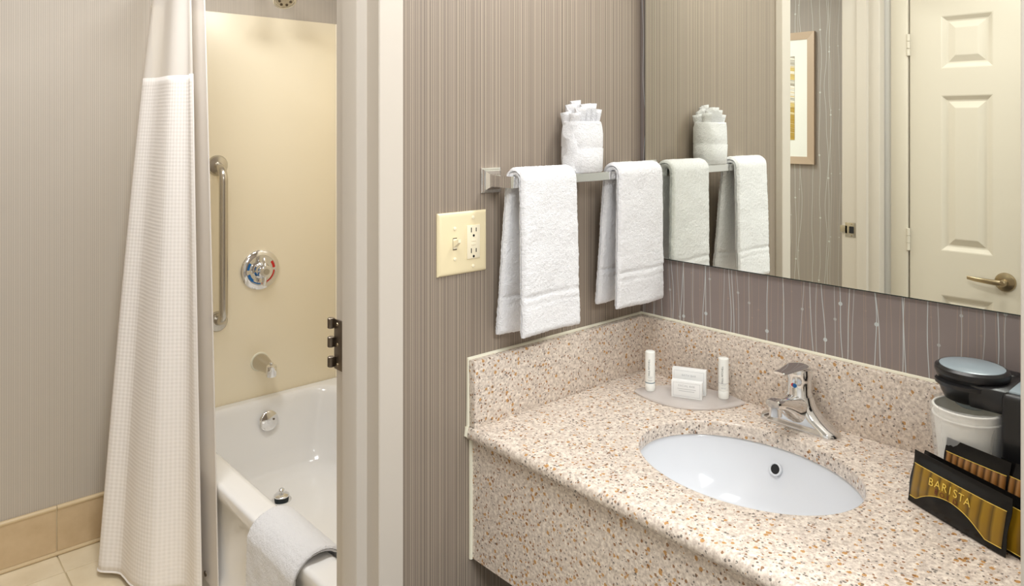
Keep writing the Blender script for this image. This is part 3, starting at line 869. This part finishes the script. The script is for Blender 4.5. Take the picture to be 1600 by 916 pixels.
# ------------------------------------------------------------------ mirror
mr = thing('wall_mirror', (0, -0.47, 1.15), 'large frameless mirror above the granite vanity', 'mirror')
MX = lambda y_: -0.014 - y_ * math.tan(R(0.5))       # the pane stands a few millimetres further off the wall at the corner
bm = bmesh.new(); box_bm(bm, MX(-0.940) + 0.0005, MX(-0.940) + 0.006, -0.940, -0.022, 1.150, 2.02)
for v_ in bm.verts: v_.co.x += MX(v_.co.y) - MX(-0.940)
finish('glass_edge', bm, 'mirror_edge', mr)
bm = bmesh.new(); vs = [bm.verts.new(p) for p in ((MX(-0.938), -0.938, 1.152), (MX(-0.024), -0.024, 1.152), (MX(-0.024), -0.024, 2.018), (MX(-0.938), -0.938, 2.018))]; bm.faces.new(vs)
me = bpy.data.meshes.new('pane'); bm.to_mesh(me); bm.free()
wrap('pane', me, 'mirror_silver', mr, smooth=False)

# ------------------------------------------------------------------ vanity counter
CT = 0.87
vn = thing('vanity_counter', (-0.28, -0.475, 0.6), 'speckled beige granite vanity counter with apron and splashbacks', 'vanity')
ex, ey, ea, eb = -0.282, -0.454, 0.156, 0.2025
NE = 120
angs = sorted([2 * PI * i / NE for i in range(NE)])


def rect_ring(x0, x1, y0, y1, z):
    # points of the rectangle seen from the bowl centre at equal ellipse angles; corners snapped
    corners = [(x1, y1), (x0, y1), (x0, y0), (x1, y0)]
    out = []
    for a in angs:
        dx_, dy_ = ea * math.cos(a), eb * math.sin(a)
        ts = []
        if dx_ > 1e-9: ts.append((x1 - ex) / dx_)
        if dx_ < -1e-9: ts.append((x0 - ex) / dx_)
        if dy_ > 1e-9: ts.append((y1 - ey) / dy_)
        if dy_ < -1e-9: ts.append((y0 - ey) / dy_)
        t_ = min(ts); out.append(Vector((ex + t_ * dx_, ey + t_ * dy_, z)))
    for c_ in corners:
        k = min(range(NE), key=lambda q: (out[q].x - c_[0]) ** 2 + (out[q].y - c_[1]) ** 2)
        out[k] = Vector((c_[0], c_[1], z))
    return out


def ell_ring(s, z, dx_=0.0): return [Vector((ex + dx_ + (ea + s) * math.cos(a), ey + (eb + s) * math.sin(a), z)) for a in angs]


cx0 = -0.561
bm = bmesh.new()
rings = [ell_ring(0.0, CT - 0.028), ell_ring(0.0, CT - 0.004), ell_ring(0.0012, CT - 0.0012), ell_ring(0.004, CT)]
rings.append([p.lerp(q, 0.5) for p, q in zip(ell_ring(0.004, CT), rect_ring(cx0 + 0.012, 0, -0.95, 0, CT))])
for ins, dz in ((0.012, 0.0), (0.007, 0.0012), (0.003, 0.004), (0.0005, 0.009), (0.0, 0.014), (0.0008, 0.019), (0.004, 0.024), (0.010, 0.0275), (0.014, 0.028)):
    rings.append(rect_ring(cx0 + ins, 0, -0.95, 0, CT - dz))
rings.append(ell_ring(0.0, CT - 0.028))
loft(bm, rings, True, False, False)
bmesh.ops.remove_doubles(bm, verts=bm.verts, dist=1e-6)
finish('countertop', bm, 'granite', vn, angle=50)
box('apron', -0.546, -0.526, -0.95, -0.003, 0.603, CT - 0.028, 'granite', vn, bev=0.001, seg=1)
box('backsplash', -0.021, -0.0005, -0.95, -0.001, CT, 1.003, 'granite', vn, bev=0.0015)
box('side_splash', -0.553, -0.021, -0.021, -0.0005, CT, 1.003, 'granite', vn, bev=0.0015)
# caulk beads
for nm, pts in (('caulk_bead', [(-0.001, -0.95, 1.0035), (-0.001, -0.002, 1.0035)]), ('caulk_bead', [(-0.001, -0.001, 1.0035), (-0.555, -0.001, 1.0035), (-0.555, -0.002, CT)]), ('caulk_bead', [(-0.558, -0.003, CT), (-0.561, -0.003, CT - 0.016), (-0.548, -0.003, CT - 0.028), (-0.548, -0.003, 0.603)])):
    bm = bmesh.new(); tube(bm, pts, 0.0042, 8); finish(nm, bm, 'caulk', vn)

# sink
sk = thing('sink', (ex, ey, CT - 0.17), 'white oval undermount sink in the granite counter', 'sink')
bm = bmesh.new(); rings = []
for s_, d in ((0.020, 0.0282), (0.006, 0.0284), (0.003, 0.030), (0.002, 0.036), (-0.004, 0.060), (-0.014, 0.090), (-0.032, 0.122), (-0.060, 0.148), (-0.095, 0.163), (-0.128, 0.168)):
    rings.append(ell_ring(s_, CT - d))
out = [[p for p in ell_ring(s_ + 0.008, CT - d - 0.006)] for s_, d in ((-0.128, 0.170), (-0.060, 0.152), (-0.014, 0.094), (0.012, 0.032), (0.020, 0.0282))]
loft(bm, rings + out, True, False, False)
finish('basin', bm, 'sink_ceramic', sk, angle=80)
bm = bmesh.new(); lathe(bm, (ex, ey, CT - 0.1685), (0, 0, 1), [(0.031, 0), (0.031, 0.002), (0.024, 0.0025), (0.020, -0.002), (0, -0.002)], 32); finish('drain', bm, 'chrome', sk)
oh = Vector((-0.1375, -0.4345, CT - 0.066))
bm = bmesh.new(); oax = Vector((-1, 0.06, 0.42)).normalized()
lathe(bm, oh - oax * 0.0015, oax, [(0.0125, -0.002), (0.0125, 0.0022), (0.0105, 0.0030), (0.0092, 0.0018), (0.0092, -0.001)], 28, False, False)
of = finish('overflow_ring', bm, 'sink_ceramic', sk)
bm = bmesh.new(); lathe(bm, oh - oax * 0.0015, oax, [(0.0094, 0.0006), (0.0, 0.0007)], 24); finish('overflow_hole', bm, 'dark_hole', of)

# ------------------------------------------------------------------ faucet
fx, fy = -0.064, -0.447
fa = thing('faucet', (fx, fy, CT), 'chrome single lever faucet behind the oval sink', 'faucet')


def stad(z, hl, hw, dx_=0.0, n=20):
    out = []
    for i in range(2 * n):
        if i < n: a = PI * i / (n - 1); c_ = hl - hw
        else: a = PI + PI * (i - n) / (n - 1); c_ = -(hl - hw)
        out.append(Vector((fx + dx_ + hw * math.cos(a), fy + c_ + hw * math.sin(a), z)))
    return out


bm = bmesh.new(); loft(bm, [stad(CT, 0.0815, 0.0265), stad(CT + 0.004, 0.082, 0.027), stad(CT + 0.010, 0.078, 0.025), stad(CT + 0.016, 0.068, 0.0245), stad(CT + 0.026, 0.052, 0.0245), stad(CT + 0.040, 0.038, 0.0245), stad(CT + 0.052, 0.030, 0.0245), stad(CT + 0.066, 0.0265, 0.0245)])
finish('base', bm, 'chrome', fa, angle=50)
# spout, reaching over the bowl
bm = bmesh.new(); rings = []
for xx, zc, hw, hh in ((0.004, 0.036, 0.026, 0.030), (-0.018, 0.040, 0.0255, 0.028), (-0.040, 0.050, 0.0225, 0.0215), (-0.062, 0.060, 0.0195, 0.0155), (-0.082, 0.067, 0.0180, 0.0120), (-0.098, 0.071, 0.0170, 0.0100), (-0.107, 0.072, 0.0135, 0.0070)):
    c_ = Vector((fx + xx, fy, CT + zc)); ring = []
    for i in range(28):
        a = 2 * PI * i / 28; cs, sn = math.cos(a), math.sin(a)
        ring.append(c_ + Vector((0, hw * abs(cs) ** 0.75 * (1 if cs > 0 else -1), hh * abs(sn) ** 0.75 * (1 if sn > 0 else -1))))
    rings.append(ring)
loft(bm, rings); spt = finish('spout', bm, 'chrome', fa, angle=60)
bm = bmesh.new(); lathe(bm, (fx - 0.094, fy, CT + 0.071), (0, 0, -1), [(0.0128, 0), (0.0128, 0.012), (0.0118, 0.0125), (0.0118, 0.024), (0.0098, 0.025), (0.009, 0.022)], 28); finish('aerator', bm, 'chrome', spt)
# handle body
bm = bmesh.new(); lathe(bm, (fx, fy, CT), (0.0, 0, 1), [(0.0245, 0.060), (0.0245, 0.068), (0.0228, 0.071), (0.0228, 0.096), (0.0245, 0.108), (0.023, 0.118), (0.014, 0.123), (0, 0.124)], 36)
hdl = finish('handle', bm, 'chrome', fa)
bm = bmesh.new(); rings = []
for xx, zc, hw, hh in ((0.0255, 0.100, 0.012, 0.010), (0.018, 0.112, 0.019, 0.012), (0.002, 0.1215, 0.0225, 0.0085), (-0.020, 0.1245, 0.0205, 0.0058), (-0.045, 0.1240, 0.0165, 0.0045), (-0.066, 0.1240, 0.0140, 0.0040), (-0.079, 0.1250, 0.0130, 0.0038), (-0.083, 0.1255, 0.0110, 0.0025)):
    c_ = Vector((fx + xx, fy, CT + zc)); rings.append([c_ + Vector((0, hw * math.cos(2 * PI * i / 20), hh * math.sin(2 * PI * i / 20))) for i in range(20)])
loft(bm, rings); finish('lever', bm, 'chrome', hdl)
bm = bmesh.new(); lathe(bm, (fx - 0.0218, fy - 0.0016, CT + 0.088), (-1, 0, 0.02), [(0.0042, 0), (0.0042, 0.0018), (0, 0.002)], 16); finish('cold_dot', bm, 'blue_mark', hdl)
bm = bmesh.new(); lathe(bm, (fx - 0.0216, fy + 0.0022, CT + 0.0885), (-1, 0, 0.02), [(0.0036, 0), (0.0036, 0.0016), (0, 0.0017)], 16); finish('hot_dot', bm, 'red_mark', hdl)

# ------------------------------------------------------------------ amenity tray, tubes, boxes
A_, B_ = Vector((-0.158, -0.100)), Vector((-0.036, -0.314))
axv = (B_ - A_); ln = axv.length; axv.normalize(); nv_ = Vector((-axv.y, axv.x))
poly = []
NT = 24
for i in range(NT + 1):
    t = i / NT; poly.append(A_ + axv * (0.004 + (ln - 0.008) * t) + nv_ * (0.062 * math.sin(PI * t) ** 0.8 + 0.004))
for i in range(NT + 1):
    t = 1 - i / NT; poly.append(A_ + axv * (0.004 + (ln - 0.008) * t) - nv_ * (0.068 * math.sin(PI * t) ** 0.8 + 0.004))
bm = bmesh.new()
cpt = sum(poly, Vector((0, 0))) / len(poly)
ringf = lambda s, z: [Vector((cpt.x + (p.x - cpt.x) * s, cpt.y + (p.y - cpt.y) * s, z)) for p in poly]
loft(bm, [ringf(0.985, CT + 0.0005), ringf(1.0, CT + 0.002), ringf(1.0, CT + 0.004), ringf(0.985, CT + 0.0055)])
tag(finish('amenity_tray', bm, 'frosted_acrylic', angle=50), 'frosted leaf shaped tray in the granite counter corner', 'tray')
TZ = CT + 0.0057


def tube_bottle(x, y, label, band):
    t = thing('lotion_tube', (x, y, TZ), label, 'lotion tube', 'toiletry tubes on the frosted tray')
    bm = bmesh.new(); lathe(bm, (x, y, TZ), (0, 0, 1), [(0.0108, 0), (0.0113, 0.001), (0.0113, 0.0165), (0.0108, 0.0172)], 32); finish('cap', bm, 'tube_white', t)
    bm = bmesh.new(); lathe(bm, (x, y, TZ), (0, 0, 1), [(0.0105, 0.0172), (0.0112, 0.0178), (0.0112, 0.084), (0.0108, 0.0865), (0.0095, 0.0875), (0, 0.0876)], 32); finish('body', bm, 'tube_white', t)
    bm = bmesh.new(); lathe(bm, (x, y, TZ), (0, 0, 1), [(0.0113, 0.0172), (0.01145, 0.0174), (0.01145, 0.0186), (0.0113, 0.0188)] if band else [(0.0113, 0.0335), (0.01135, 0.0336), (0.01135, 0.0342), (0.0113, 0.0344)], 32, False, False); finish('band', bm, 'teal_band' if band else 'print_grey', t)
    # print: facing the camera
    d = Vector((-1.479 - x, -1.162 - y, 0)).normalized(); r_ = Vector((-d.y, d.x, 0))
    o = Vector((x, y, 0)) + d * 0.01135 - r_ * 0.0022
    text('lettering', 'PAUL MITCHELL', 0.0052, o + Vector((0, 0, TZ + 0.053)), (0, 0, 1), -r_, 'print_dark', t)
    for k, (z_, l_) in enumerate(((0.0315, 0.006), (0.0290, 0.0045), (0.0245, 0.0055), (0.0225, 0.005))):
        bm = bmesh.new(); c_ = Vector((x, y, TZ + z_)) + d * 0.0111
        vs = [bm.verts.new(c_ + r_ * (sx * l_) + Vector((0, 0, sz * 0.00035)) + d * (0.0003 - (0.0016 if l_ > 0.005 else 0.001) * 0)) for sx, sz in ((-1, -1), (1, -1), (1, 1), (-1, 1))]
        bm.free()
        bm = bmesh.new(); n_ = 9; ra, rb = [], []
        for q in range(n_):
            a = (q / (n_ - 1) - 0.5) * 2 * l_ / 0.0113; pp = Vector((x, y, TZ + z_)) + (d * math.cos(a) + r_ * math.sin(a)) * 0.01135
            ra.append(pp); rb.append(pp + Vector((0, 0, 0.0007)))
        loft(bm, [ra, rb], False, False, False); finish('print_line', bm, 'print_grey', t)
    return t


tube_bottle(-0.130, -0.128, 'white lotion tube with a teal band, nearest the towel wall', True)
tube_bottle(-0.050, -0.266, 'plain white lotion tube right of the small soap boxes', False)


def soap_box(c0, c1, h_, th, lines, label):
    """front-bottom edge from c0 to c1; the box extends th behind that edge"""
    a, b = Vector(c0), Vector(c1); d = (b - a); L = d.length; d.normalize(); n = Vector((-d.y, d.x))
    if n.x < 0: n = -n
    mid = (a + b) / 2
    t = thing('soap_box', (mid.x, mid.y, TZ), label, 'soap box', 'boxed soaps on the frosted tray')
    bm = bmesh.new(); vs = []
    for z_ in (TZ, TZ + h_):
        for p in (a, b, b + n * th, a + n * th): vs.append(bm.verts.new((p.x, p.y, z_)))
    fs = [bm.faces.new([vs[i] for i in q]) for q in ((0, 3, 2, 1), (4, 5, 6, 7), (0, 1, 5, 4), (1, 2, 6, 5), (2, 3, 7, 6), (3, 0, 4, 7))]
    bmesh.ops.bevel(bm, geom=list(bm.edges), offset=0.0007, segments=2, affect='EDGES', profile=0.5)
    finish('carton', bm, 'paper_white', t)
    f3 = Vector((-n.x, -n.y, 0)); d3 = Vector((d.x, d.y, 0))
    base = Vector((mid.x, mid.y, TZ)) + f3 * 0.0002
    # printed border
    bm = bmesh.new(); w_ = L / 2 - 0.004
    for (x0, x1, z0, z1) in ((-w_, w_, 0.004, 0.0045), (-w_, w_, h_ - 0.0045, h_ - 0.004), (-w_, -w_ + 0.0005, 0.004, h_ - 0.004), (w_ - 0.0005, w_, 0.004, h_ - 0.004)):
        bm.faces.new([bm.verts.new(base + d3 * p + Vector((0, 0, q))) for p, q in ((x0, z0), (x1, z0), (x1, z1), (x0, z1))])
    finish('border', bm, 'print_grey', t, smooth=False)
    for (s_, size, z_) in lines:
        if s_: text('lettering', s_, size, base + Vector((0, 0, z_)), d3, (0, 0, 1), 'print_grey', t, 1.1)
        else:
            bm = bmesh.new(); bm.faces.new([bm.verts.new(base + d3 * p + Vector((0, 0, z_ + q))) for p, q in ((-size, 0), (size, 0), (size, 0.0009), (-size, 0.0009))]); finish('print_line', bm, 'print_grey', t, smooth=False)
    return t


dv = (Vector((-0.101, -0.245)) - Vector((-0.129, -0.185))).normalized()
nb_ = Vector((-dv.y, dv.x)); nb_ = nb_ if nb_.x > 0 else -nb_
soap_box((-0.129, -0.185), (-0.101, -0.245), 0.037, 0.014, [('FACIAL BAR', 0.0062, 0.0265), (None, 0.020, 0.0195), (None, 0.017, 0.015)], 'smaller white soap box standing in front on the frosted tray')
p0 = Vector((-0.129, -0.185)) + nb_ * 0.030 - dv * 0.004
soap_box(p0, p0 + dv * 0.074, 0.054, 0.016, [('BATH BAR', 0.0062, 0.040)], 'larger white soap box standing behind the smaller one')

# ------------------------------------------------------------------ coffee maker
cm = thing('coffee_maker', (-0.10, -0.84, CT), 'black one cup coffee maker against the splashback', 'coffee maker')
box('body', -0.160, -0.026, -0.944, -0.818, CT, 1.060, 'black_plastic', cm, bev=0.008, seg=3)
box('back_column', -0.060, -0.026, -0.815, -0.715, CT, 1.062, 'black_plastic', cm, bev=0.006, seg=3)
box('foot', -0.165, -0.026, -0.83, -0.700, CT, CT + 0.012, 'black_plastic', cm, bev=0.004)
tp = box('top_plate', -0.150, -0.030, -0.942, -0.826, 1.058, 1.064, 'grey_gloss', cm, bev=0.003)
for k in range(7):
    box('vent_slat', -0.070, -0.034, -0.930 + k * 0.016, -0.922 + k * 0.016, 1.0635, 1.0660, 'black_plastic', tp)
hc_ = Vector((-0.099, -0.762, 0))
bm = bmesh.new(); lathe(bm, hc_, (0, 0, 1), [(0.030, 1.018), (0.040, 1.022), (0.045, 1.032), (0.049, 1.046), (0.051, 1.056), (0.051, 1.060)], 48)
finish('brew_head', bm, 'black_plastic', cm)
bm = bmesh.new(); lathe(bm, hc_, (0, 0, 1), [(0.048, 1.060), (0.0530, 1.061), (0.0545, 1.066), (0.0535, 1.072), (0.049, 1.0755), (0.046, 1.0750)], 56)
ld = finish('lid', bm, 'black_plastic', cm)
bm = bmesh.new(); lathe(bm, hc_, (0, 0, 1), [(0.0475, 1.0740), (0.047, 1.0757), (0.042, 1.0772), (0.0, 1.079)], 56); finish('lid_disc', bm, 'grey_gloss', ld)
bm = bmesh.new(); lathe(bm, hc_, (0, 0, 1), [(0.018, 1.008), (0.024, 1.012), (0.028, 1.019)], 32); finish('spout', bm, 'grey_gloss', cm)
# front lip handle
bm = bmesh.new(); ra = [[], [], [], []]
for i in range(17):
    a = R(120 + 100 * i / 16); d = Vector((math.cos(a), math.sin(a), 0))
    e_ = math.sin(PI * i / 16) ** 0.6
    ra[0].append(hc_ + d * 0.052 + Vector((0, 0, 1.056))); ra[1].append(hc_ + d * (0.053 + 0.010 * e_) + Vector((0, 0, 1.055)))
    ra[2].append(hc_ + d * (0.053 + 0.009 * e_) + Vector((0, 0, 1.049))); ra[3].append(hc_ + d * 0.050 + Vector((0, 0, 1.047)))
loft(bm, ra, False, False, False); finish('lip_handle', bm, 'black_plastic', cm)
# hinge neck from head to body
box('neck', -0.150, -0.048, -0.830, -0.770, 1.022, 1.060, 'black_plastic', cm, bev=0.006)

# paper cups
cc = Vector((-0.128, -0.764, 0))


def cup(z0, label):
    t = thing('paper_cup', (cc.x, cc.y, z0), label, 'cup', 'stacked paper cups')
    bm = bmesh.new(); lathe(bm, (cc.x, cc.y, z0), (0, 0, 1), [(0.0, 0.006), (0.036, 0.006), (0.036, 0.0), (0.0372, 0.0), (0.0478, 0.118), (0.0470, 0.118), (0.0366, 0.008), (0.0, 0.008)], 48, False, False); finish('body', bm, 'cup_white', t)
    bm = bmesh.new(); pts = [(cc.x + 0.0487 * math.cos(2 * PI * i / 48), cc.y + 0.0487 * math.sin(2 * PI * i / 48), z0 + 0.1185) for i in range(49)]; tube(bm, pts, 0.0021, 10); finish('rim', bm, 'cup_white', t)


cup(CT + 0.0125, 'lower white paper cup of the stack under the coffee maker')
cup(CT + 0.0125 + 0.0135, 'upper white paper cup of the stack under the coffee maker')
# clear wrapper
bm = bmesh.new(); rings = []
for k, (r_, z_) in enumerate(((0.046, 0.014), (0.047, 0.06), (0.050, 0.10), (0.0525, 0.125), (0.0535, 0.146), (0.0518, 0.1505))):
    ring = []
    for i in range(64):
        a = 2 * PI * i / 64; bulge = 0.020 * max(0, math.cos(a - R(-62))) ** 6 * (1 - k / 7.0) * 1.6
        P = Vector((cc.x + (r_ + bulge) * math.cos(a), cc.y + (r_ + bulge) * math.sin(a), CT + z_))
        P += Vector((math.cos(a), math.sin(a), 0)) * (0.0022 * noise.noise(P * 110))
        ring.append(P)
    rings.append(ring)
loft(bm, rings, True, False, False)
tag(finish('cup_wrapper', bm, 'clear_wrap', angle=60), 'crinkled clear plastic wrapper around the stacked paper cups', 'wrapper')


# ------------------------------------------------------------------ coffee packets
def packet(p0, d2, length, height, lean, thick, foil, label, txt=False, tilt=0.0, seed=0.0, z0=CT + 0.001):
    """upright pillow packet: p0 front-bottom-left corner, d2 direction of its bottom edge, lean = backwards offset of the top"""
    d = Vector((d2[0], d2[1], 0)).normalized(); n = Vector((d.y, -d.x, 0))      # n faces the viewer
    if n.x > 0: n = -n
    up = (Vector((0, 0, 1)) * math.sqrt(max(0, 1 - lean * lean)) - n * lean)
    fn = n * math.sqrt(max(0, 1 - lean * lean)) + Vector((0, 0, lean))
    o = Vector((p0[0], p0[1], z0))
    t = thing('coffee_packet', (p0[0], p0[1], z0), label, 'coffee packet', 'coffee packets beside the paper cups')
    nu, nv = 40, 20

    def P(u, v, side, off=0.0):
        bul = (max(0.0, 1 - abs(2 * u - 1) ** 3.5)) * (max(0.0, math.sin(PI * min(1, v * 1.08 + 0.02))) ** 0.7 if v < 0.9 else max(0.0, math.sin(PI * (v * 1.08 + 0.02))) ** 0.7 if v * 1.08 + 0.02 < 1 else 0.0)
        wr = 0.0016 * noise.noise(Vector((u * 7 + seed, v * 5, seed))) * bul
        vz = v + tilt * u
        edge = 0.0012 * math.sin(v * 9 + seed) if u in (0, 1) else 0
        return o + d * (u * length + edge) + up * (vz * height) + fn * (side * (thick / 2 * bul + 0.0004) + wr + off + thick * 0.0)
    bm = bmesh.new(); gr = {}
    for s_ in (1, -1):
        for i in range(nu + 1):
            for j in range(nv + 1): gr[s_, i, j] = bm.verts.new(P(i / nu, j / nv, s_))
        for i in range(nu):
            for j in range(nv): bm.faces.new((gr[s_, i, j], gr[s_, i + 1, j], gr[s_, i + 1, j + 1], gr[s_, i, j + 1]))
    for i in range(nu):
        for j in (0, nv): bm.faces.new((gr[1, i, j], gr[1, i + 1, j], gr[-1, i + 1, j], gr[-1, i, j]))
    for j in range(nv):
        for i in (0, nu): bm.faces.new((gr[1, i, j], gr[1, i, j + 1], gr[-1, i, j + 1], gr[-1, i, j]))
    finish('pouch', bm, 'black_foil', t, angle=50)
    # coloured band
    lo = lambda u: 0.12 + 0.30 * max(0.0, 1 - ((u - 0.47) / 0.36) ** 2) if txt else 0.06
    hi = lambda u: 0.76 if txt else 0.80
    bm = bmesh.new(); uvl = bm.loops.layers.uv.new('UVMap'); n1, n2 = 44, 10; V = []
    for i in range(n1 + 1):
        u = 0.03 + 0.94 * i / n1; V.append([bm.verts.new(P(u, lo(u) + (hi(u) - lo(u)) * j / n2, 1, 0.0007)) for j in range(n2 + 1)])
    for i in range(n1):
        for j in range(n2):
            f = bm.faces.new((V[i][j], V[i + 1][j], V[i + 1][j + 1], V[i][j + 1]))
            for lp, (a, b) in zip(f.loops, ((i, j), (i + 1, j), (i + 1, j + 1), (i, j + 1))): lp[uvl].uv = (a / n1, b / n2)
    bd = finish('printed_band', bm, foil, t, angle=80)
    for fn_, nm in ((hi, 'band_line'), (lo, 'band_line')):
        bm = bmesh.new(); tube(bm, [P(0.03 + 0.94 * i / 40, fn_(0.03 + 0.94 * i / 40), 1, 0.0009) for i in range(41)], 0.0005, 6); finish(nm, bm, 'gold_print', bd)
    if txt:
        for k, ch in enumerate('BARISTA'):
            u = (0.265, 0.337, 0.410, 0.466, 0.520, 0.582, 0.648)[k]; v = 0.585 + 0.028 * math.sin(PI * k / 6)
            text('letter', ch, 0.0165, P(u, v, 1, 0.0018), d, up, 'gold_print', bd)
        for k, ch in enumerate('BOLD'):
            u = 0.335 + k * 0.066; v = 0.465
            text('letter', ch, 0.0105, P(u, v - 0.0, 1, 0.0018), d, up, 'red_print', bd)
    return t


dd = Vector((-0.072, -0.155)).normalized()
packet((-0.212, -0.703), dd, 0.168, 0.080, 0.20, 0.016, 'gold_foil', 'front black and gold coffee packet with the word on its band', True, seed=1.0)
packet((-0.200, -0.714), dd, 0.200, 0.079, 0.20, 0.010, 'gold_foil', 'black topped coffee packet directly behind the gold fronted one', False, seed=3.0)
packet((-0.187, -0.742), (-0.30, -0.95), 0.100, 0.104, 0.16, 0.010, 'brown_foil', 'brown banded coffee packet leaning by the paper cups', False, seed=5.0)
packet((-0.206, -0.822), (-0.34, -0.94), 0.110, 0.104, 0.16, 0.010, 'brown_foil', 'brown banded coffee packet at the right end by the wall edge', False, seed=7.0)

# ------------------------------------------------------------------ framed art in the bathroom (seen in the mirror)
fa_ = thing('framed_art', (-1.76, 0.70, 1.3), 'framed abstract print reflected in the mirror', 'picture')
ay0, ay1, az0, az1 = 0.352, 0.96, 1.302, 1.895
FX = -1.76
fw = 0.033
out_ = [(ay0, az0), (ay1, az0), (ay1, az1), (ay0, az1)]
inn_ = [(ay0 + fw, az0 + fw), (ay1 - fw, az0 + fw), (ay1 - fw, az1 - fw), (ay0 + fw, az1 - fw)]
for k in range(4):
    j = (k + 1) % 4; bm = bmesh.new()
    q = [out_[k], out_[j], inn_[j], inn_[k]]
    loft(bm, [[Vector((FX, a, b)) for a, b in q], [Vector((FX + 0.016 if i < 2 else FX + 0.013, a, b)) for i, (a, b) in enumerate(q)]])
    finish('frame_rail', bm, 'frame_bronze', fa_, smooth=False)
box('mat_board', FX + 0.004, FX + 0.010, ay0 + fw - 0.002, ay1 - fw + 0.002, az0 + fw - 0.002, az1 - fw + 0.002, 'art_mat', fa_)
pr_ = box('print', -0.0006, 0.0006, -0.212, 0.20, -0.189, 0.189, 'abstract_print')
pr_.parent = fa_; pr_.location = (0.0112, 0.656 - 0.70, 1.5995 - 1.3)

# ------------------------------------------------------------------ lamps (fixtures above the frame)
vl = thing('vanity_light', (-0.07, -0.47, 2.12), 'long vanity light bar above the mirror', 'lamp')
box('back_plate', -0.04, 0.0, -0.80, -0.14, 2.06, 2.20, 'chrome', vl, bev=0.003)
bm = bmesh.new(); tube(bm, [(-0.09, -0.79, 2.13), (-0.09, -0.15, 2.13)], 0.048, 20); finish('diffuser', bm, 'lamp_glass', vl)
for nm, x_, y_, r_ in (('bathroom', -0.95, 0.85, 0.20), ('shower', -0.25, 0.9, 0.15), ('room', -1.25, -2.0, 0.42), ('hall', -1.05, -0.55, 0.17)):  # the room fixture is added to carry the unseen fill lamp
    t = thing('ceiling_light', (x_, y_, H), {'bathroom': 'round ceiling light of the bathroom', 'shower': 'small round ceiling light above the bathtub', 'room': 'wide round unseen ceiling light added for room fill', 'hall': 'round ceiling light in front of the vanity'}[nm], 'lamp', 'ceiling lights')
    bm = bmesh.new(); lathe(bm, (x_, y_, H), (0, 0, -1), [(r_ + 0.02, 0), (r_ + 0.02, 0.006), (r_, 0.010)], 40); rim = finish('rim', bm, 'brushed_steel', t)
    bm = bmesh.new(); lathe(bm, (x_, y_, H), (0, 0, -1), [(r_, 0.004), (r_ * 0.97, 0.010), (r_ * 0.5, 0.012), (0, 0.0125)], 40); finish('diffuser', bm, 'lamp_glass', t)
